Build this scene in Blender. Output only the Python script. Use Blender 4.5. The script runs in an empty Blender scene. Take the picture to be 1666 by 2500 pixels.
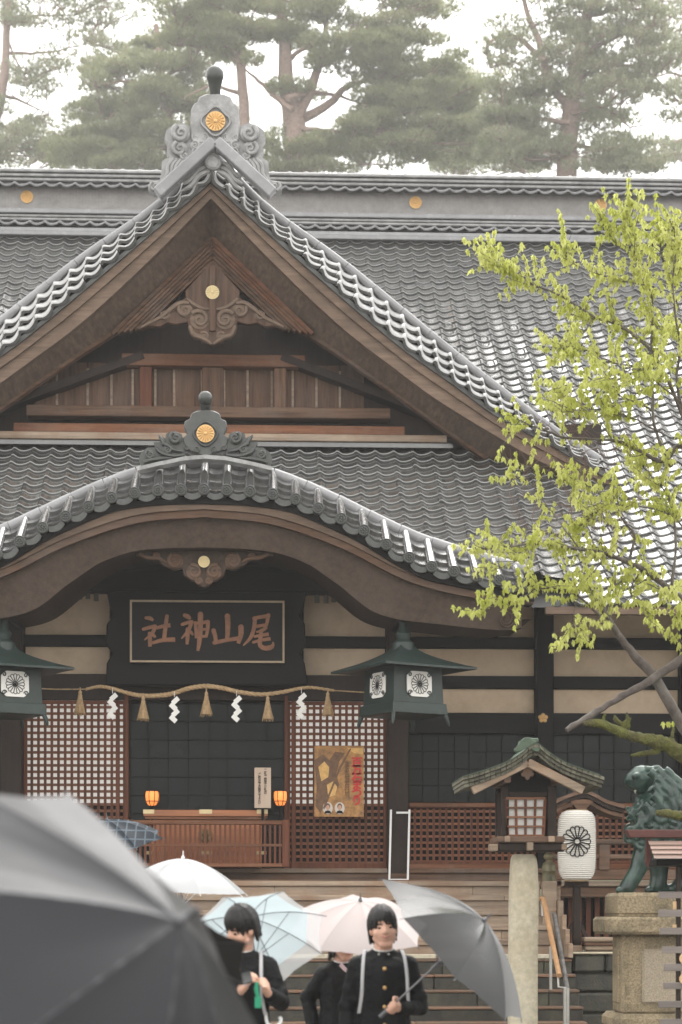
import bpy, bmesh, math, random
import numpy as np
from mathutils import Vector, Matrix, Quaternion, noise
random.seed(7)
SC = bpy.context.scene
COL = SC.collection
R = math.radians
# ---------------------------------------------------------------- camera, sky, sun, exposure
FPX, HZ = 5000.0, 2240.0            # focal length and horizon in photograph pixels
CX, CZ, YAW = 0.68, 1.6, R(2.4)
cam_d = bpy.data.cameras.new('camera')
cam = bpy.data.objects.new('camera', cam_d); COL.objects.link(cam)
cam.location = (CX, 0, CZ); cam.rotation_euler = (R(90), 0, -YAW)
cam_d.sensor_width = 36; cam_d.lens = FPX / 2500 * 36; cam_d.shift_y = (HZ - 1250) / 2500
cam_d.clip_start = .1; cam_d.clip_end = 2000
cam_d.dof.use_dof = True; cam_d.dof.focus_distance = 25.0; cam_d.dof.aperture_fstop = 2.7
SC.camera = cam
W = bpy.data.worlds.new('World'); SC.world = W; W.use_nodes = True
nt = W.node_tree; nt.nodes.clear()
sky = nt.nodes.new('ShaderNodeTexSky'); sky.sky_type = 'NISHITA'; sky.sun_disc = False
sky.sun_elevation = R(56); sky.sun_rotation = R(15); sky.air_density = 1; sky.dust_density = 4; sky.ozone_density = 1
hs = nt.nodes.new('ShaderNodeHueSaturation'); hs.inputs['Saturation'].default_value = .10
bg = nt.nodes.new('ShaderNodeBackground'); bg.inputs['Strength'].default_value = .15
wo = nt.nodes.new('ShaderNodeOutputWorld')
cloud = nt.nodes.new('ShaderNodeMix'); cloud.data_type = 'RGBA'; cloud.inputs[0].default_value = .72; cloud.inputs[7].default_value = (6.5, 6.35, 6.1, 1)   # even cloud cover
nt.links.new(sky.outputs[0], hs.inputs['Color']); nt.links.new(hs.outputs[0], cloud.inputs[6]); nt.links.new(cloud.outputs[2], bg.inputs['Color']); nt.links.new(bg.outputs[0], wo.inputs[0])
sun_d = bpy.data.lights.new('sun', 'SUN'); sun_d.energy = .6; sun_d.angle = R(45); sun_d.color = (1, .97, .92)
sun = bpy.data.objects.new('sun', sun_d); COL.objects.link(sun)
_az = R(15)
_sd = Vector((math.sin(_az) * math.cos(R(56)), math.cos(_az) * math.cos(R(56)), math.sin(R(56))))
sun.rotation_euler = _sd.to_track_quat('Z', 'Y').to_euler()
SC.view_settings.view_transform = 'Standard'; SC.view_settings.look = 'None'
SC.view_settings.exposure = 1.5; SC.view_settings.gamma = 1
try: SC.view_settings.use_curve_mapping = False
except Exception: pass
SC.render.engine = 'CYCLES'
SC.cycles.max_bounces = 8; SC.cycles.transparent_max_bounces = 24; SC.cycles.volume_bounces = 1
SC.cycles.use_denoising = True
# ---------------------------------------------------------------- helpers
FWD = Vector((math.sin(YAW), math.cos(YAW), 0)); RGT = Vector((math.cos(YAW), -math.sin(YAW), 0))
def pix(px, py, Y):
    "world point at distance plane Y of a point measured in the photograph"
    d = FWD * FPX + RGT * (px - 833) + Vector((0, 0, 1)) * (HZ - py)
    return Vector((CX, 0, CZ)) + d * (Y / d.y)
def sc(Y): return Y / FPX          # metres per photograph pixel at distance Y

class MB:
    def __init__(s): s.v = []; s.f = []
    def add(s, vs, fs):
        o = len(s.v); s.v += [tuple(p) for p in vs]; s.f += [tuple(i + o for i in f) for f in fs]; return s
    def merge(s, o, M=None):
        return s.add([M @ Vector(p) for p in o.v] if M is not None else o.v, o.f)
    def bb(s, x0, x1, y0, y1, z0, z1):
        return s.add([(x, y, z) for z in (z0, z1) for y in (y0, y1) for x in (x0, x1)],
                     [(0, 2, 3, 1), (4, 5, 7, 6), (0, 1, 5, 4), (2, 6, 7, 3), (0, 4, 6, 2), (1, 3, 7, 5)])
    def box(s, c, d, M=None):
        b = MB().bb(-d[0]/2, d[0]/2, -d[1]/2, d[1]/2, -d[2]/2, d[2]/2)
        T = Matrix.Translation(c)
        return s.merge(b, T @ M if M is not None else T)
    def bar(s, a, b, w, h, up=(0, 0, 1)):
        "box beam from a to b, w across, h along up"
        a, b = Vector(a), Vector(b); d = b - a; L = d.length; d.normalize()
        u = Vector(up); sx = d.cross(u)
        if sx.length < 1e-4: sx = d.cross(Vector((0, 1, 0)))
        sx.normalize(); u = sx.cross(d)
        M = Matrix((sx, d, u)).transposed().to_4x4(); M.translation = (a + b) / 2
        return s.merge(MB().bb(-w/2, w/2, -L/2, L/2, -h/2, h/2), M)
    def prism(s, poly, y0, y1):
        "polygon in XZ pulled from y0 to y1"
        n = len(poly)
        vs = [(p[0], y0, p[1]) for p in poly] + [(p[0], y1, p[1]) for p in poly]
        fs = [tuple(range(n)), tuple(range(2*n-1, n-1, -1))] + [(i, (i+1) % n, n+(i+1) % n, n+i) for i in range(n)]
        return s.add(vs, fs)
    def band(s, top, bot, y0, y1):
        "curved board between two XZ polylines of equal length"
        n = len(top); vs = []
        for t, b in zip(top, bot): vs += [(t[0], y0, t[1]), (b[0], y0, b[1]), (b[0], y1, b[1]), (t[0], y1, t[1])]
        fs = [(0, 1, 2, 3), (4*n-1, 4*n-2, 4*n-3, 4*n-4)]
        for i in range(n-1):
            a = 4*i
            for k in range(4): fs.append((a+k, a+4+k, a+4+(k+1) % 4, a+(k+1) % 4))
        return s.add(vs, fs)
    def tube(s, pts, r, seg=8, sq=1.0, cap=True):
        pts = [Vector(p) for p in pts]; n = len(pts)
        if not isinstance(r, (list, tuple)): r = [r]*n
        vs = []; pu = None
        for i, p in enumerate(pts):
            d = (pts[min(i+1, n-1)] - pts[max(i-1, 0)]).normalized()
            if pu is None:
                pu = d.cross(Vector((0, 1, 0)))
                if pu.length < .1: pu = d.cross(Vector((1, 0, 0)))
            pu = (pu - d * pu.dot(d)).normalized(); w = d.cross(pu)
            for k in range(seg):
                a = 2*math.pi*k/seg
                vs.append(p + (pu*math.cos(a) + w*math.sin(a)*sq) * r[i])
        fs = [(i*seg+k, i*seg+(k+1) % seg, (i+1)*seg+(k+1) % seg, (i+1)*seg+k) for i in range(n-1) for k in range(seg)]
        if cap: fs += [tuple(range(seg-1, -1, -1)), tuple(range((n-1)*seg, n*seg))]
        return s.add(vs, fs)
    def lathe(s, prof, seg=16, c=(0, 0, 0), M=None):
        vs = []; n = len(prof)
        for (r, z) in prof:
            for k in range(seg):
                a = 2*math.pi*k/seg; vs.append(Vector((r*math.cos(a), r*math.sin(a), z)))
        vs = [(M @ v if M is not None else v) + Vector(c) for v in vs]
        fs = [(i*seg+k, i*seg+(k+1) % seg, (i+1)*seg+(k+1) % seg, (i+1)*seg+k) for i in range(n-1) for k in range(seg)]
        fs += [tuple(range(seg-1, -1, -1)), tuple(range((n-1)*seg, n*seg))]
        return s.add(vs, fs)
    def ball(s, c, r, seg=12, rings=8, M=None):
        if not isinstance(r, (list, tuple)): r = (r, r, r)
        c = Vector(c); vs = []; fs = []
        for i in range(1, rings):
            t = math.pi*i/rings
            for k in range(seg):
                a = 2*math.pi*k/seg
                p = Vector((r[0]*math.sin(t)*math.cos(a), r[1]*math.sin(t)*math.sin(a), r[2]*math.cos(t)))
                vs.append(c + (M @ p if M is not None else p))
        a = Vector((0, 0, r[2])); b = -a
        vs += [c + (M @ a if M is not None else a), c + (M @ b if M is not None else b)]
        T, B = len(vs)-2, len(vs)-1
        for i in range(rings-2):
            for k in range(seg): fs.append((i*seg+k, (i+1)*seg+k, (i+1)*seg+(k+1) % seg, i*seg+(k+1) % seg))
        for k in range(seg):
            fs.append((T, k, (k+1) % seg)); fs.append((B, (rings-2)*seg+(k+1) % seg, (rings-2)*seg+k))
        return s.add(vs, fs)
    def caps(s, a, b, ra, rb, seg=10):
        "tapered capsule"
        a, b = Vector(a), Vector(b); d = (b-a)
        if d.length < 1e-5: return s.ball(a, ra, seg, 6)
        s.ball(a, ra, seg, 6); s.ball(b, rb, seg, 6)
        return s.tube([a, b], [ra, rb], seg)
    def chain(s, pts, rs, seg=10):
        for i in range(len(pts)-1): s.caps(pts[i], pts[i+1], rs[i], rs[i+1], seg)
        return s
    def grid(s, rows, close=False):
        n = len(rows); m = len(rows[0])
        fs = []
        for i in range(n-1):
            for k in range(m if close else m-1): fs.append((i*m+k, i*m+(k+1) % m, (i+1)*m+(k+1) % m, (i+1)*m+k))
        return s.add([p for r in rows for p in r], fs)
    def mesh(s, name, m=None, smooth=None, bevel=0, off=(0, 0, 0), fix=True):
        me = bpy.data.meshes.new(name); o = Vector(off)
        me.from_pydata([(p[0]-o.x, p[1]-o.y, p[2]-o.z) for p in s.v], [], s.f)
        if bevel or fix:
            bm = bmesh.new(); bm.from_mesh(me)
            if fix: bmesh.ops.recalc_face_normals(bm, faces=bm.faces)
            if bevel:
                ed = [e for e in bm.edges if len(e.link_faces) == 2 and e.calc_face_angle(0) > .5]
                bmesh.ops.bevel(bm, geom=ed, offset=bevel, segments=1, affect='EDGES', clamp_overlap=True)
            bm.to_mesh(me); bm.free()
        if smooth is not None:
            me.polygons.foreach_set('use_smooth', [True]*len(me.polygons))
            if smooth < 180: me.set_sharp_from_angle(angle=R(smooth))
        if m is not None:
            for q in (m if isinstance(m, (list, tuple)) else [m]): me.materials.append(q)
        return me
    def build(s, name, m, parent=None, smooth=None, bevel=0, stuff=False, fix=True):
        off = WL(parent)
        o = link(name, s.mesh(name, m, smooth, bevel, off, fix), parent)
        if stuff: o['kind'] = 'stuff'
        return o
_wl = {}
def WL(o): return _wl.get(o.name, Vector((0, 0, 0))) if o is not None else Vector((0, 0, 0))
def link(name, me, parent=None):
    o = bpy.data.objects.new(name, me); COL.objects.link(o)
    if parent is not None: o.parent = parent
    _wl[o.name] = WL(parent).copy(); return o
def place(name, me, parent, M, mat_=None):
    "an object with a shared mesh standing at world matrix M"
    o = bpy.data.objects.new(name, me); COL.objects.link(o)
    if parent is not None: o.parent = parent
    o.matrix_basis = Matrix.Translation(-WL(parent)) @ M
    _wl[o.name] = M.translation.copy(); return o
def tag(o, label, cat, group=None):
    o['label'] = label; o['category'] = cat
    if group: o['group'] = group
    return o
def thing(name, loc, label, cat, group=None):
    o = bpy.data.objects.new(name, None); COL.objects.link(o); o.location = loc; o.empty_display_size = .2
    _wl[o.name] = Vector(loc); return tag(o, label, cat, group)
def structure(o): o['kind'] = 'structure'; return o
def remesh(mb, voxel, smooth_it=2, fac=.5):
    "one continuous skin round all the pieces of mb"
    me = mb.mesh('tmp', None, None, 0); o = bpy.data.objects.new('tmp', me); COL.objects.link(o)
    r = o.modifiers.new('r', 'REMESH'); r.mode = 'VOXEL'; r.voxel_size = voxel
    if smooth_it:
        q = o.modifiers.new('s', 'SMOOTH'); q.factor = fac; q.iterations = smooth_it
    dg = bpy.context.evaluated_depsgraph_get(); dg.update()
    out = bpy.data.meshes.new_from_object(o.evaluated_get(dg))
    bpy.data.objects.remove(o); bpy.data.meshes.remove(me)
    out.polygons.foreach_set('use_smooth', [True]*len(out.polygons)); return out
def remesh_build(mb, voxel, name, m, parent, it=2, fac=.5):
    me = remesh(mb, voxel, it, fac); me.transform(Matrix.Translation(-WL(parent))); me.name = name
    me.materials.clear(); me.materials.append(m); return link(name, me, parent)
def text_mesh(body, size=1.0, depth=.002, bold=0.0, spacing=1.0):
    cu = bpy.data.curves.new('txt', 'FONT'); cu.body = body; cu.size = size; cu.extrude = depth; cu.offset = bold
    cu.align_x = 'CENTER'; cu.align_y = 'CENTER'; cu.space_line = spacing; cu.resolution_u = 3
    o = bpy.data.objects.new('txt', cu); COL.objects.link(o)
    dg = bpy.context.evaluated_depsgraph_get(); dg.update()
    me = bpy.data.meshes.new_from_object(o.evaluated_get(dg)); bpy.data.objects.remove(o); bpy.data.curves.remove(cu)
    return me
UPRIGHT = Matrix.Rotation(R(90), 4, 'X')     # text plane XY -> XZ facing -Y
def hermite(xs, ys, x):
    if x <= xs[0]: return ys[0]
    if x >= xs[-1]: return ys[-1]
    i = max(k for k in range(len(xs)-1) if xs[k] <= x)
    h = xs[i+1]-xs[i]; t = (x-xs[i])/h
    def sl(k):
        if k == 0: return (ys[1]-ys[0])/(xs[1]-xs[0])
        if k == len(xs)-1: return (ys[-1]-ys[-2])/(xs[-1]-xs[-2])
        return (ys[k+1]-ys[k-1])/(xs[k+1]-xs[k-1])
    a, b = sl(i)*h, sl(i+1)*h; t2, t3 = t*t, t*t*t
    return (2*t3-3*t2+1)*ys[i] + (t3-2*t2+t)*a + (-2*t3+3*t2)*ys[i+1] + (t3-t2)*b
def spiral(cx, cz, r0, turns, a0, dirn=1, n=22, k=.12, y=0):
    "XZ spiral winding in from radius r0 at angle a0"
    out = []
    for i in range(n):
        t = i/(n-1); r = r0*(1-t*(1-k)); a = a0 + dirn*2*math.pi*turns*t
        out.append(Vector((cx + r*math.cos(a), y, cz + r*math.sin(a))))
    return out
# ---------------------------------------------------------------- materials
def mat(name, c, rough=.6, var=.25, scale=5, grain=None, bump=.15, metal=0, spec=.5, rnd=0, stain=None, stain_s=1.2, stain_w=.5, coat=0, fine=40, bdist=.01):
    m = bpy.data.materials.new(name); m.use_nodes = True; n = m.node_tree.nodes; l = m.node_tree.links
    b = n['Principled BSDF']; b.inputs['Roughness'].default_value = rough; b.inputs['Metallic'].default_value = metal
    b.inputs['Specular IOR Level'].default_value = spec; b.inputs['Coat Weight'].default_value = coat
    tc = n.new('ShaderNodeTexCoord'); mp = n.new('ShaderNodeMapping'); l.new(tc.outputs['Object'], mp.inputs[0])
    if grain: mp.inputs['Scale'].default_value = {'x': (.07, 1, 1), 'y': (1, .07, 1), 'z': (1, 1, .07)}[grain]
    nz = n.new('ShaderNodeTexNoise'); nz.inputs['Scale'].default_value = scale*(5 if grain else 1); nz.inputs['Detail'].default_value = 7; nz.inputs['Roughness'].default_value = .65
    l.new(mp.outputs[0], nz.inputs[0])
    rp = n.new('ShaderNodeValToRGB'); e = rp.color_ramp.elements
    e[0].position = .3; e[1].position = .7
    e[0].color = tuple(max(0, q*(1-var)) for q in c) + (1,); e[1].color = tuple(min(1, q*(1+var)) for q in c) + (1,)
    l.new(nz.outputs[0], rp.inputs[0]); cur = rp.outputs[0]
    if stain:
        n2 = n.new('ShaderNodeTexNoise'); n2.inputs['Scale'].default_value = stain_s; n2.inputs['Detail'].default_value = 8; n2.inputs['Roughness'].default_value = .7
        l.new(tc.outputs['Object'], n2.inputs[0])
        r2 = n.new('ShaderNodeValToRGB'); r2.color_ramp.elements[0].position = .45; r2.color_ramp.elements[1].position = .68
        r2.color_ramp.elements[0].color = (0, 0, 0, 1); r2.color_ramp.elements[1].color = (stain_w,)*3 + (1,)
        l.new(n2.outputs[0], r2.inputs[0])
        mx = n.new('ShaderNodeMix'); mx.data_type = 'RGBA'; l.new(r2.outputs[0], mx.inputs[0]); l.new(cur, mx.inputs[6]); mx.inputs[7].default_value = tuple(stain)+(1,)
        cur = mx.outputs[2]
    if rnd:
        oi = n.new('ShaderNodeObjectInfo'); mr = n.new('ShaderNodeMapRange'); mr.inputs[3].default_value = 1-rnd; mr.inputs[4].default_value = 1+rnd
        l.new(oi.outputs['Random'], mr.inputs[0])
        hv = n.new('ShaderNodeHueSaturation'); l.new(mr.outputs[0], hv.inputs['Value']); l.new(cur, hv.inputs['Color']); cur = hv.outputs[0]
    l.new(cur, b.inputs['Base Color'])
    # gloss varies a little over every surface
    rr = n.new('ShaderNodeMapRange'); rr.inputs[3].default_value = max(.02, rough-.12); rr.inputs[4].default_value = min(1, rough+.12)
    l.new(nz.outputs[0], rr.inputs[0]); l.new(rr.outputs[0], b.inputs['Roughness'])
    if bump:
        n3 = n.new('ShaderNodeTexNoise'); n3.inputs['Scale'].default_value = fine; n3.inputs['Detail'].default_value = 4
        l.new(mp.outputs[0], n3.inputs[0])
        bp = n.new('ShaderNodeBump'); bp.inputs['Strength'].default_value = bump; bp.inputs['Distance'].default_value = bdist
        l.new(n3.outputs[0], bp.inputs['Height']); l.new(bp.outputs[0], b.inputs['Normal'])
    return m
def sheet(name, c, trans=.5, clear=0.0, rough=.4, spec=.5, tint=None):
    "thin cloth, leaf or film: diffuse + light passing through (+ see-through share)"
    m = bpy.data.materials.new(name); m.use_nodes = True; n = m.node_tree.nodes; l = m.node_tree.links
    b = n['Principled BSDF']; b.inputs['Base Color'].default_value = tuple(c)+(1,); b.inputs['Roughness'].default_value = rough; b.inputs['Specular IOR Level'].default_value = spec
    t = n.new('ShaderNodeBsdfTranslucent'); t.inputs[0].default_value = tuple(tint or c)+(1,)
    mx = n.new('ShaderNodeMixShader'); mx.inputs[0].default_value = trans
    l.new(b.outputs[0], mx.inputs[1]); l.new(t.outputs[0], mx.inputs[2]); cur = mx.outputs[0]
    if clear:
        tr = n.new('ShaderNodeBsdfTransparent'); m2 = n.new('ShaderNodeMixShader'); m2.inputs[0].default_value = clear
        l.new(cur, m2.inputs[1]); l.new(tr.outputs[0], m2.inputs[2]); cur = m2.outputs[0]
    l.new(cur, n['Material Output'].inputs[0]); return m
def leaf_mat(name, c1, c2, trans=.45, scale=.6):
    m = sheet(name, c1, trans); n = m.node_tree.nodes; l = m.node_tree.links
    tc = n.new('ShaderNodeTexCoord'); nz = n.new('ShaderNodeTexNoise'); nz.inputs['Scale'].default_value = scale; nz.inputs['Detail'].default_value = 6
    l.new(tc.outputs['Object'], nz.inputs[0])
    rp = n.new('ShaderNodeValToRGB'); rp.color_ramp.elements[0].position = .38; rp.color_ramp.elements[1].position = .62
    rp.color_ramp.elements[0].color = tuple(c1)+(1,); rp.color_ramp.elements[1].color = tuple(c2)+(1,)
    l.new(nz.outputs[0], rp.inputs[0]); l.new(rp.outputs[0], n['Principled BSDF'].inputs['Base Color'])
    for q in n:
        if q.type == 'BSDF_TRANSLUCENT': l.new(rp.outputs[0], q.inputs[0])
    return m
def glow(name, c, e):
    m = bpy.data.materials.new(name); m.use_nodes = True; b = m.node_tree.nodes['Principled BSDF']
    b.inputs['Base Color'].default_value = tuple(c)+(1,); b.inputs['Emission Color'].default_value = tuple(c)+(1,); b.inputs['Emission Strength'].default_value = e; return m
M_TILE = mat('wet_tile', (.056, .057, .057), rough=.2, var=.3, scale=3, bump=.14, spec=1.0, coat=.6, rnd=.18, stain=(.16, .155, .14), stain_w=.35, fine=60)
M_LIPT = mat('sky_glint_tile_edge', (.22, .222, .215), rough=.3, var=.2, scale=5, bump=0, spec=.8)  # pale lip colour stands in for sky reflected along the tile edges
M_VERGE = mat('pale_verge_tile', (.36, .36, .36), rough=.22, var=.2, scale=4, bump=.06, spec=.8, coat=.6, rnd=.12)  # pale base colour paints in the sky reflection on the verge
M_TILECAP = mat('pale_cap_tile', (.25, .252, .26), rough=.25, var=.15, scale=4, bump=.08, rnd=.07)
M_TILEORN = mat('ornament_tile', (.30, .30, .30), rough=.42, var=.3, scale=6, bump=.2, stain=(.14, .14, .135), stain_w=.6, stain_s=4)  # base colour raised to paint in haze over the ridge
M_DKORN = mat('dark_ornament_tile', (.055, .058, .055), rough=.33, var=.3, scale=6, bump=.2)
M_GOLD = mat('gilt', (.60, .38, .16), rough=.42, var=.12, metal=.5, bump=.05)
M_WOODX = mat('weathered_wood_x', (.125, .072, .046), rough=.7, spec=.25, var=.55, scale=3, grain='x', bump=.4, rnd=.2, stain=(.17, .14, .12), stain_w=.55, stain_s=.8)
M_WOODZ = mat('weathered_wood_z', (.11, .062, .04), rough=.7, spec=.25, var=.55, scale=3, grain='z', bump=.4, rnd=.28, stain=(.15, .12, .1), stain_w=.4, stain_s=.8)
M_BARGE = mat('bargeboard_wood', (.165, .115, .083), rough=.7, spec=.3, var=.35, scale=3, grain='x', bump=.25, stain=(.085, .058, .042), stain_w=.7, stain_s=1.1)
M_REDX = mat('red_wood_x', (.165, .068, .034), rough=.6, spec=.25, var=.4, scale=3, grain='x', bump=.25, rnd=.18, stain=(.26, .17, .12), stain_w=.4)
M_REDZ = mat('red_wood_z', (.12, .043, .023), rough=.6, spec=.25, var=.35, scale=3, grain='z', bump=.2, rnd=.15)
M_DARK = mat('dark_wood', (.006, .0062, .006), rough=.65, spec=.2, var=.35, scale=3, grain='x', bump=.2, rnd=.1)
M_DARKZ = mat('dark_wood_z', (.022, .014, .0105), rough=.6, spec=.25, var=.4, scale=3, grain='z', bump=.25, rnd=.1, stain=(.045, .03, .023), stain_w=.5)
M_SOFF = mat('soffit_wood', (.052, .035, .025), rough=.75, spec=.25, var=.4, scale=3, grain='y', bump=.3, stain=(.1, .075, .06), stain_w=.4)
M_PLAST = mat('cream_plaster', (.60, .475, .345), rough=.85, var=.06, scale=2, bump=.08, stain=(.40, .30, .2), stain_w=.65, stain_s=1.5)
M_PAPER = mat('white_paper', (.78, .77, .74), rough=.8, var=.04, scale=2, bump=.03, rnd=.04)
M_BLACKP = mat('black_paint', (.006, .006, .006), rough=.5, spec=.25, var=.1, bump=0)
M_GLASSD = mat('dark_window', (.004, .008, .008), rough=.3, var=.3, scale=1.5, bump=.05, spec=.18)
M_BARD = mat('dark_bars', (.007, .009, .0085), spec=.2, rough=.55, var=.2, bump=.1)
M_BRONZE = mat('green_bronze', (.014, .026, .023), rough=.45, var=.35, scale=5, bump=.2, spec=.5, stain=(.025, .045, .038), stain_w=.6, stain_s=3)
M_PATINA = mat('patina', (.075, .11, .075), rough=.6, var=.2, scale=8, bump=.2)
M_BRASS = mat('brass', (.6, .49, .28), rough=.45, var=.15, metal=.4, bump=.05)
M_STEPW = mat('step_wood', (.28, .215, .158), spec=.4, rough=.52, var=.4, scale=2.5, grain='x', bump=.45, rnd=.24, stain=(.20, .105, .055), stain_w=.7, stain_s=1.5)
M_STONED = mat('dark_stone', (.028, .026, .020), rough=.48, var=.45, scale=9, bump=.7, rnd=.3, stain=(.07, .07, .042), stain_w=.8, stain_s=2.6, fine=30)
M_STONEL = mat('pale_stone', (.50, .455, .35), rough=.75, var=.22, scale=16, bump=.45, stain=(.36, .30, .19), stain_w=.7, stain_s=1.8, fine=70)
M_NOSE = mat('worn_tread', (.17, .095, .058), rough=.5, var=.4, scale=6, grain='x', bump=.4, rnd=.2, stain=(.1, .09, .06), stain_w=.7, stain_s=3)
M_GABLE = mat('haze_lifted_soffit', (.17, .125, .095), rough=.75, spec=.25, var=.4, scale=3, grain='y', bump=.3, stain=(.1, .07, .055), stain_w=.5)  # soffit colour lightened to imitate haze in front of the gable
M_GRAN = mat('mossy_granite', (.27, .215, .135), rough=.8, var=.55, scale=42, bump=.5, stain=(.06, .052, .03), stain_w=.8, stain_s=2.6, fine=70)
M_GROUND = mat('paving', (.115, .105, .09), rough=.7, var=.25, scale=2, bump=.2)
# ================================================================ SHRINE HALL: roofs
hall = thing('shrine_hall', (0, 30, 2.2), 'weathered timber shrine hall with grey tiled roof, tall gable and curved porch', 'shrine')
def zroof(y):
    u = y - 27.6; return 5.88 + .577*u + .00795*u*u
GX = [0, .8, 2.02, 3.04, 3.94, 4.76, 5.23, 5.78, 6.3]
GZ = [13.55, 12.74, 11.86, 11.05, 10.33, 9.71, 9.36, 9.0, 8.68]
GLX = [0, 1, 2.0, 2.51, 3.01, 3.68, 4.36, 4.69, 5.37, 6.2]
GLZ = [12.9, 12.02, 11.16, 10.73, 10.33, 9.87, 9.38, 9.2, 8.84, 8.36]
BLX = [0, 1, 2.0, 2.81, 3.46, 4.37, 5.04, 6.1]
BLZ = [12.66, 11.64, 10.71, 10.09, 9.62, 9.07, 8.69, 8.18]
gcap = lambda x: hermite(GX, GZ, abs(x)); glow_ = lambda x: hermite(GLX, GLZ, abs(x)); blow = lambda x: hermite(BLX, BLZ, abs(x))
KX = [0, .45, .9, 1.35, 1.85, 2.33, 2.84, 3.32, 3.79, 4.5, 5.2]
KZ = [7.86, 7.83, 7.74, 7.58, 7.36, 7.13, 6.90, 6.74, 6.61, 6.42, 6.30]
kcap = lambda x: hermite(KX, KZ, abs(x))
KLX = [0, .6, 1.15, 1.47, 1.72, 2.0, 2.26, 2.52, 2.76, 3.02, 3.31, 3.6, 3.9, 4.6]
KLZ = [7.2, 7.18, 7.1, 6.98, 6.87, 6.74, 6.59, 6.43, 6.3, 6.2, 6.14, 6.08, 6.03, 5.9]
klow = lambda x: hermite(KLX, KLZ, abs(x))
KBX = [0, .9, 1.83, 2.71, 3.47, 4.12, 4.5]; KBZ = [6.95, 6.86, 6.55, 6.12, 5.92, 5.84, 5.82]
kband = lambda x: hermite(KBX, KBZ, abs(x))
KWX = [0, .6, .99, 1.4, 1.64, 1.84, 2.22, 2.57, 3.16, 3.75, 4.13, 4.3]; KWZ = [6.56, 6.54, 6.49, 6.34, 6.18, 6.04, 5.74, 5.62, 5.55, 5.49, 5.48, 5.52]
kwood = lambda x: hermite(KWX, KWZ, abs(x))

# ---- roof deck
deck = MB()
def deck_part(X0, X1, ya, zu):
    ys = [ya + (41.6-ya)*i/24 for i in range(25)]
    prof = [(y, zroof(y)-.06) for y in ys]; back = [(41.6*2-y, z) for y, z in reversed(prof)]
    pl = prof + back[1:] + [(55.6, zu)] + [(53.2, 6.45), (max(30.2, ya+.3), zu+.02 if ya > 29 else 6.45)]
    n = len(pl)
    deck.add([(X0, a, b) for a, b in pl] + [(X1, a, b) for a, b in pl], [tuple(range(n)), tuple(range(2*n-1, n-1, -1))] + [(i, (i+1) % n, n+(i+1) % n, n+i) for i in range(n)])
deck_part(-11, -4.42, 27.55, 5.64); deck_part(4.42, 15, 27.55, 5.64); deck_part(-4.4, 4.4, 30.25, 7.1)
roof = deck.build('main_roof', M_DARK, hall)

# ---- one pan tile: wave section, tilted, with a thick front lip
def tile_mesh(w=.3, e=.30):
    us = [0, .07, .16, .26, .38, .54, .7, .85, 1]; hs_ = [.034, .052, .05, .03, .008, 0, .004, .016, .034]
    vs = []
    for v, lift in ((0, .0), (1, .034)):
        vs += [((u-.5)*w, -v*(e+.02), h+lift) for u, h in zip(us, hs_)]
    vs += [((u-.5)*w, -(e+.02)-.010, h+.034-.013) for u, h in zip(us, hs_)]
    vs += [((u-.5)*w, -(e+.02)-.008, h-.006) for u, h in zip(us, hs_)]
    n = len(us); fs = []
    for r in range(3):
        for i in range(n-1): fs.append((r*n+i, (r+1)*n+i, (r+1)*n+i+1, r*n+i+1))
    m = MB().add(vs, fs); return m
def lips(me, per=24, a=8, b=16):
    "front edge of every tile: sky reflection put into a pale material"
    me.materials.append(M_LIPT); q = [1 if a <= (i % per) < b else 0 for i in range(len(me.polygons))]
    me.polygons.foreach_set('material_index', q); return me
TW, TE = .3, .30
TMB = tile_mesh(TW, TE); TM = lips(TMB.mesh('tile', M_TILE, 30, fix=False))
def roof_frame(x, y, lift=.0):
    s = .577 + 2*.00795*(y-27.6); d = Vector((0, 1, s)).normalized(); nrm = Vector((0, -s, 1)).normalized()
    M = Matrix((Vector((1, 0, 0)), d, nrm)).transposed().to_4x4(); M.translation = Vector((x, y, zroof(y))) + nrm*lift; return M
def covered(x, y):
    z = zroof(y)
    if y > 33.0 and abs(x) < 6.3 and z < gcap(x) - .1: return True
    if abs(x) < 4.9 and z < kcap(x) + .02 and y < 31.5: return True
    return False
cand = []
y = 27.75; row = 0
while y < 41.35:
    s = .577 + 2*.00795*(y-27.6)
    x = -6.6
    while x < 12.6:
        if not covered(x, y): cand.append((x, y, row))
        x += TW
    y += TE/math.sqrt(1+s*s); row += 1
def vis(c):
    d = Vector((c[0], c[1], zroof(c[1]))) - Vector((CX, 0, CZ)); dep = d.dot(FWD); px = 833 + FPX*d.dot(RGT)/dep
    return -20 < px < 1690
rng = random.Random(3)
cand.sort(key=lambda c: (not vis(c), c[1]))
field = MB()
for i, (x, y, rw) in enumerate(cand):
    M = roof_frame(x + rng.uniform(-.004, .004), y, rng.uniform(0, .006)) @ Matrix.Rotation(rng.uniform(-.012, .012), 4, 'Y') @ Matrix.Rotation(rng.uniform(-.02, .02), 4, 'X')
    if i < 300: place('roof_tile', TM, roof, M)
    else: field.merge(TMB, M)
lips(field.build('tile_field', M_TILE, roof, 30, stuff=True, fix=False).data)
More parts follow.
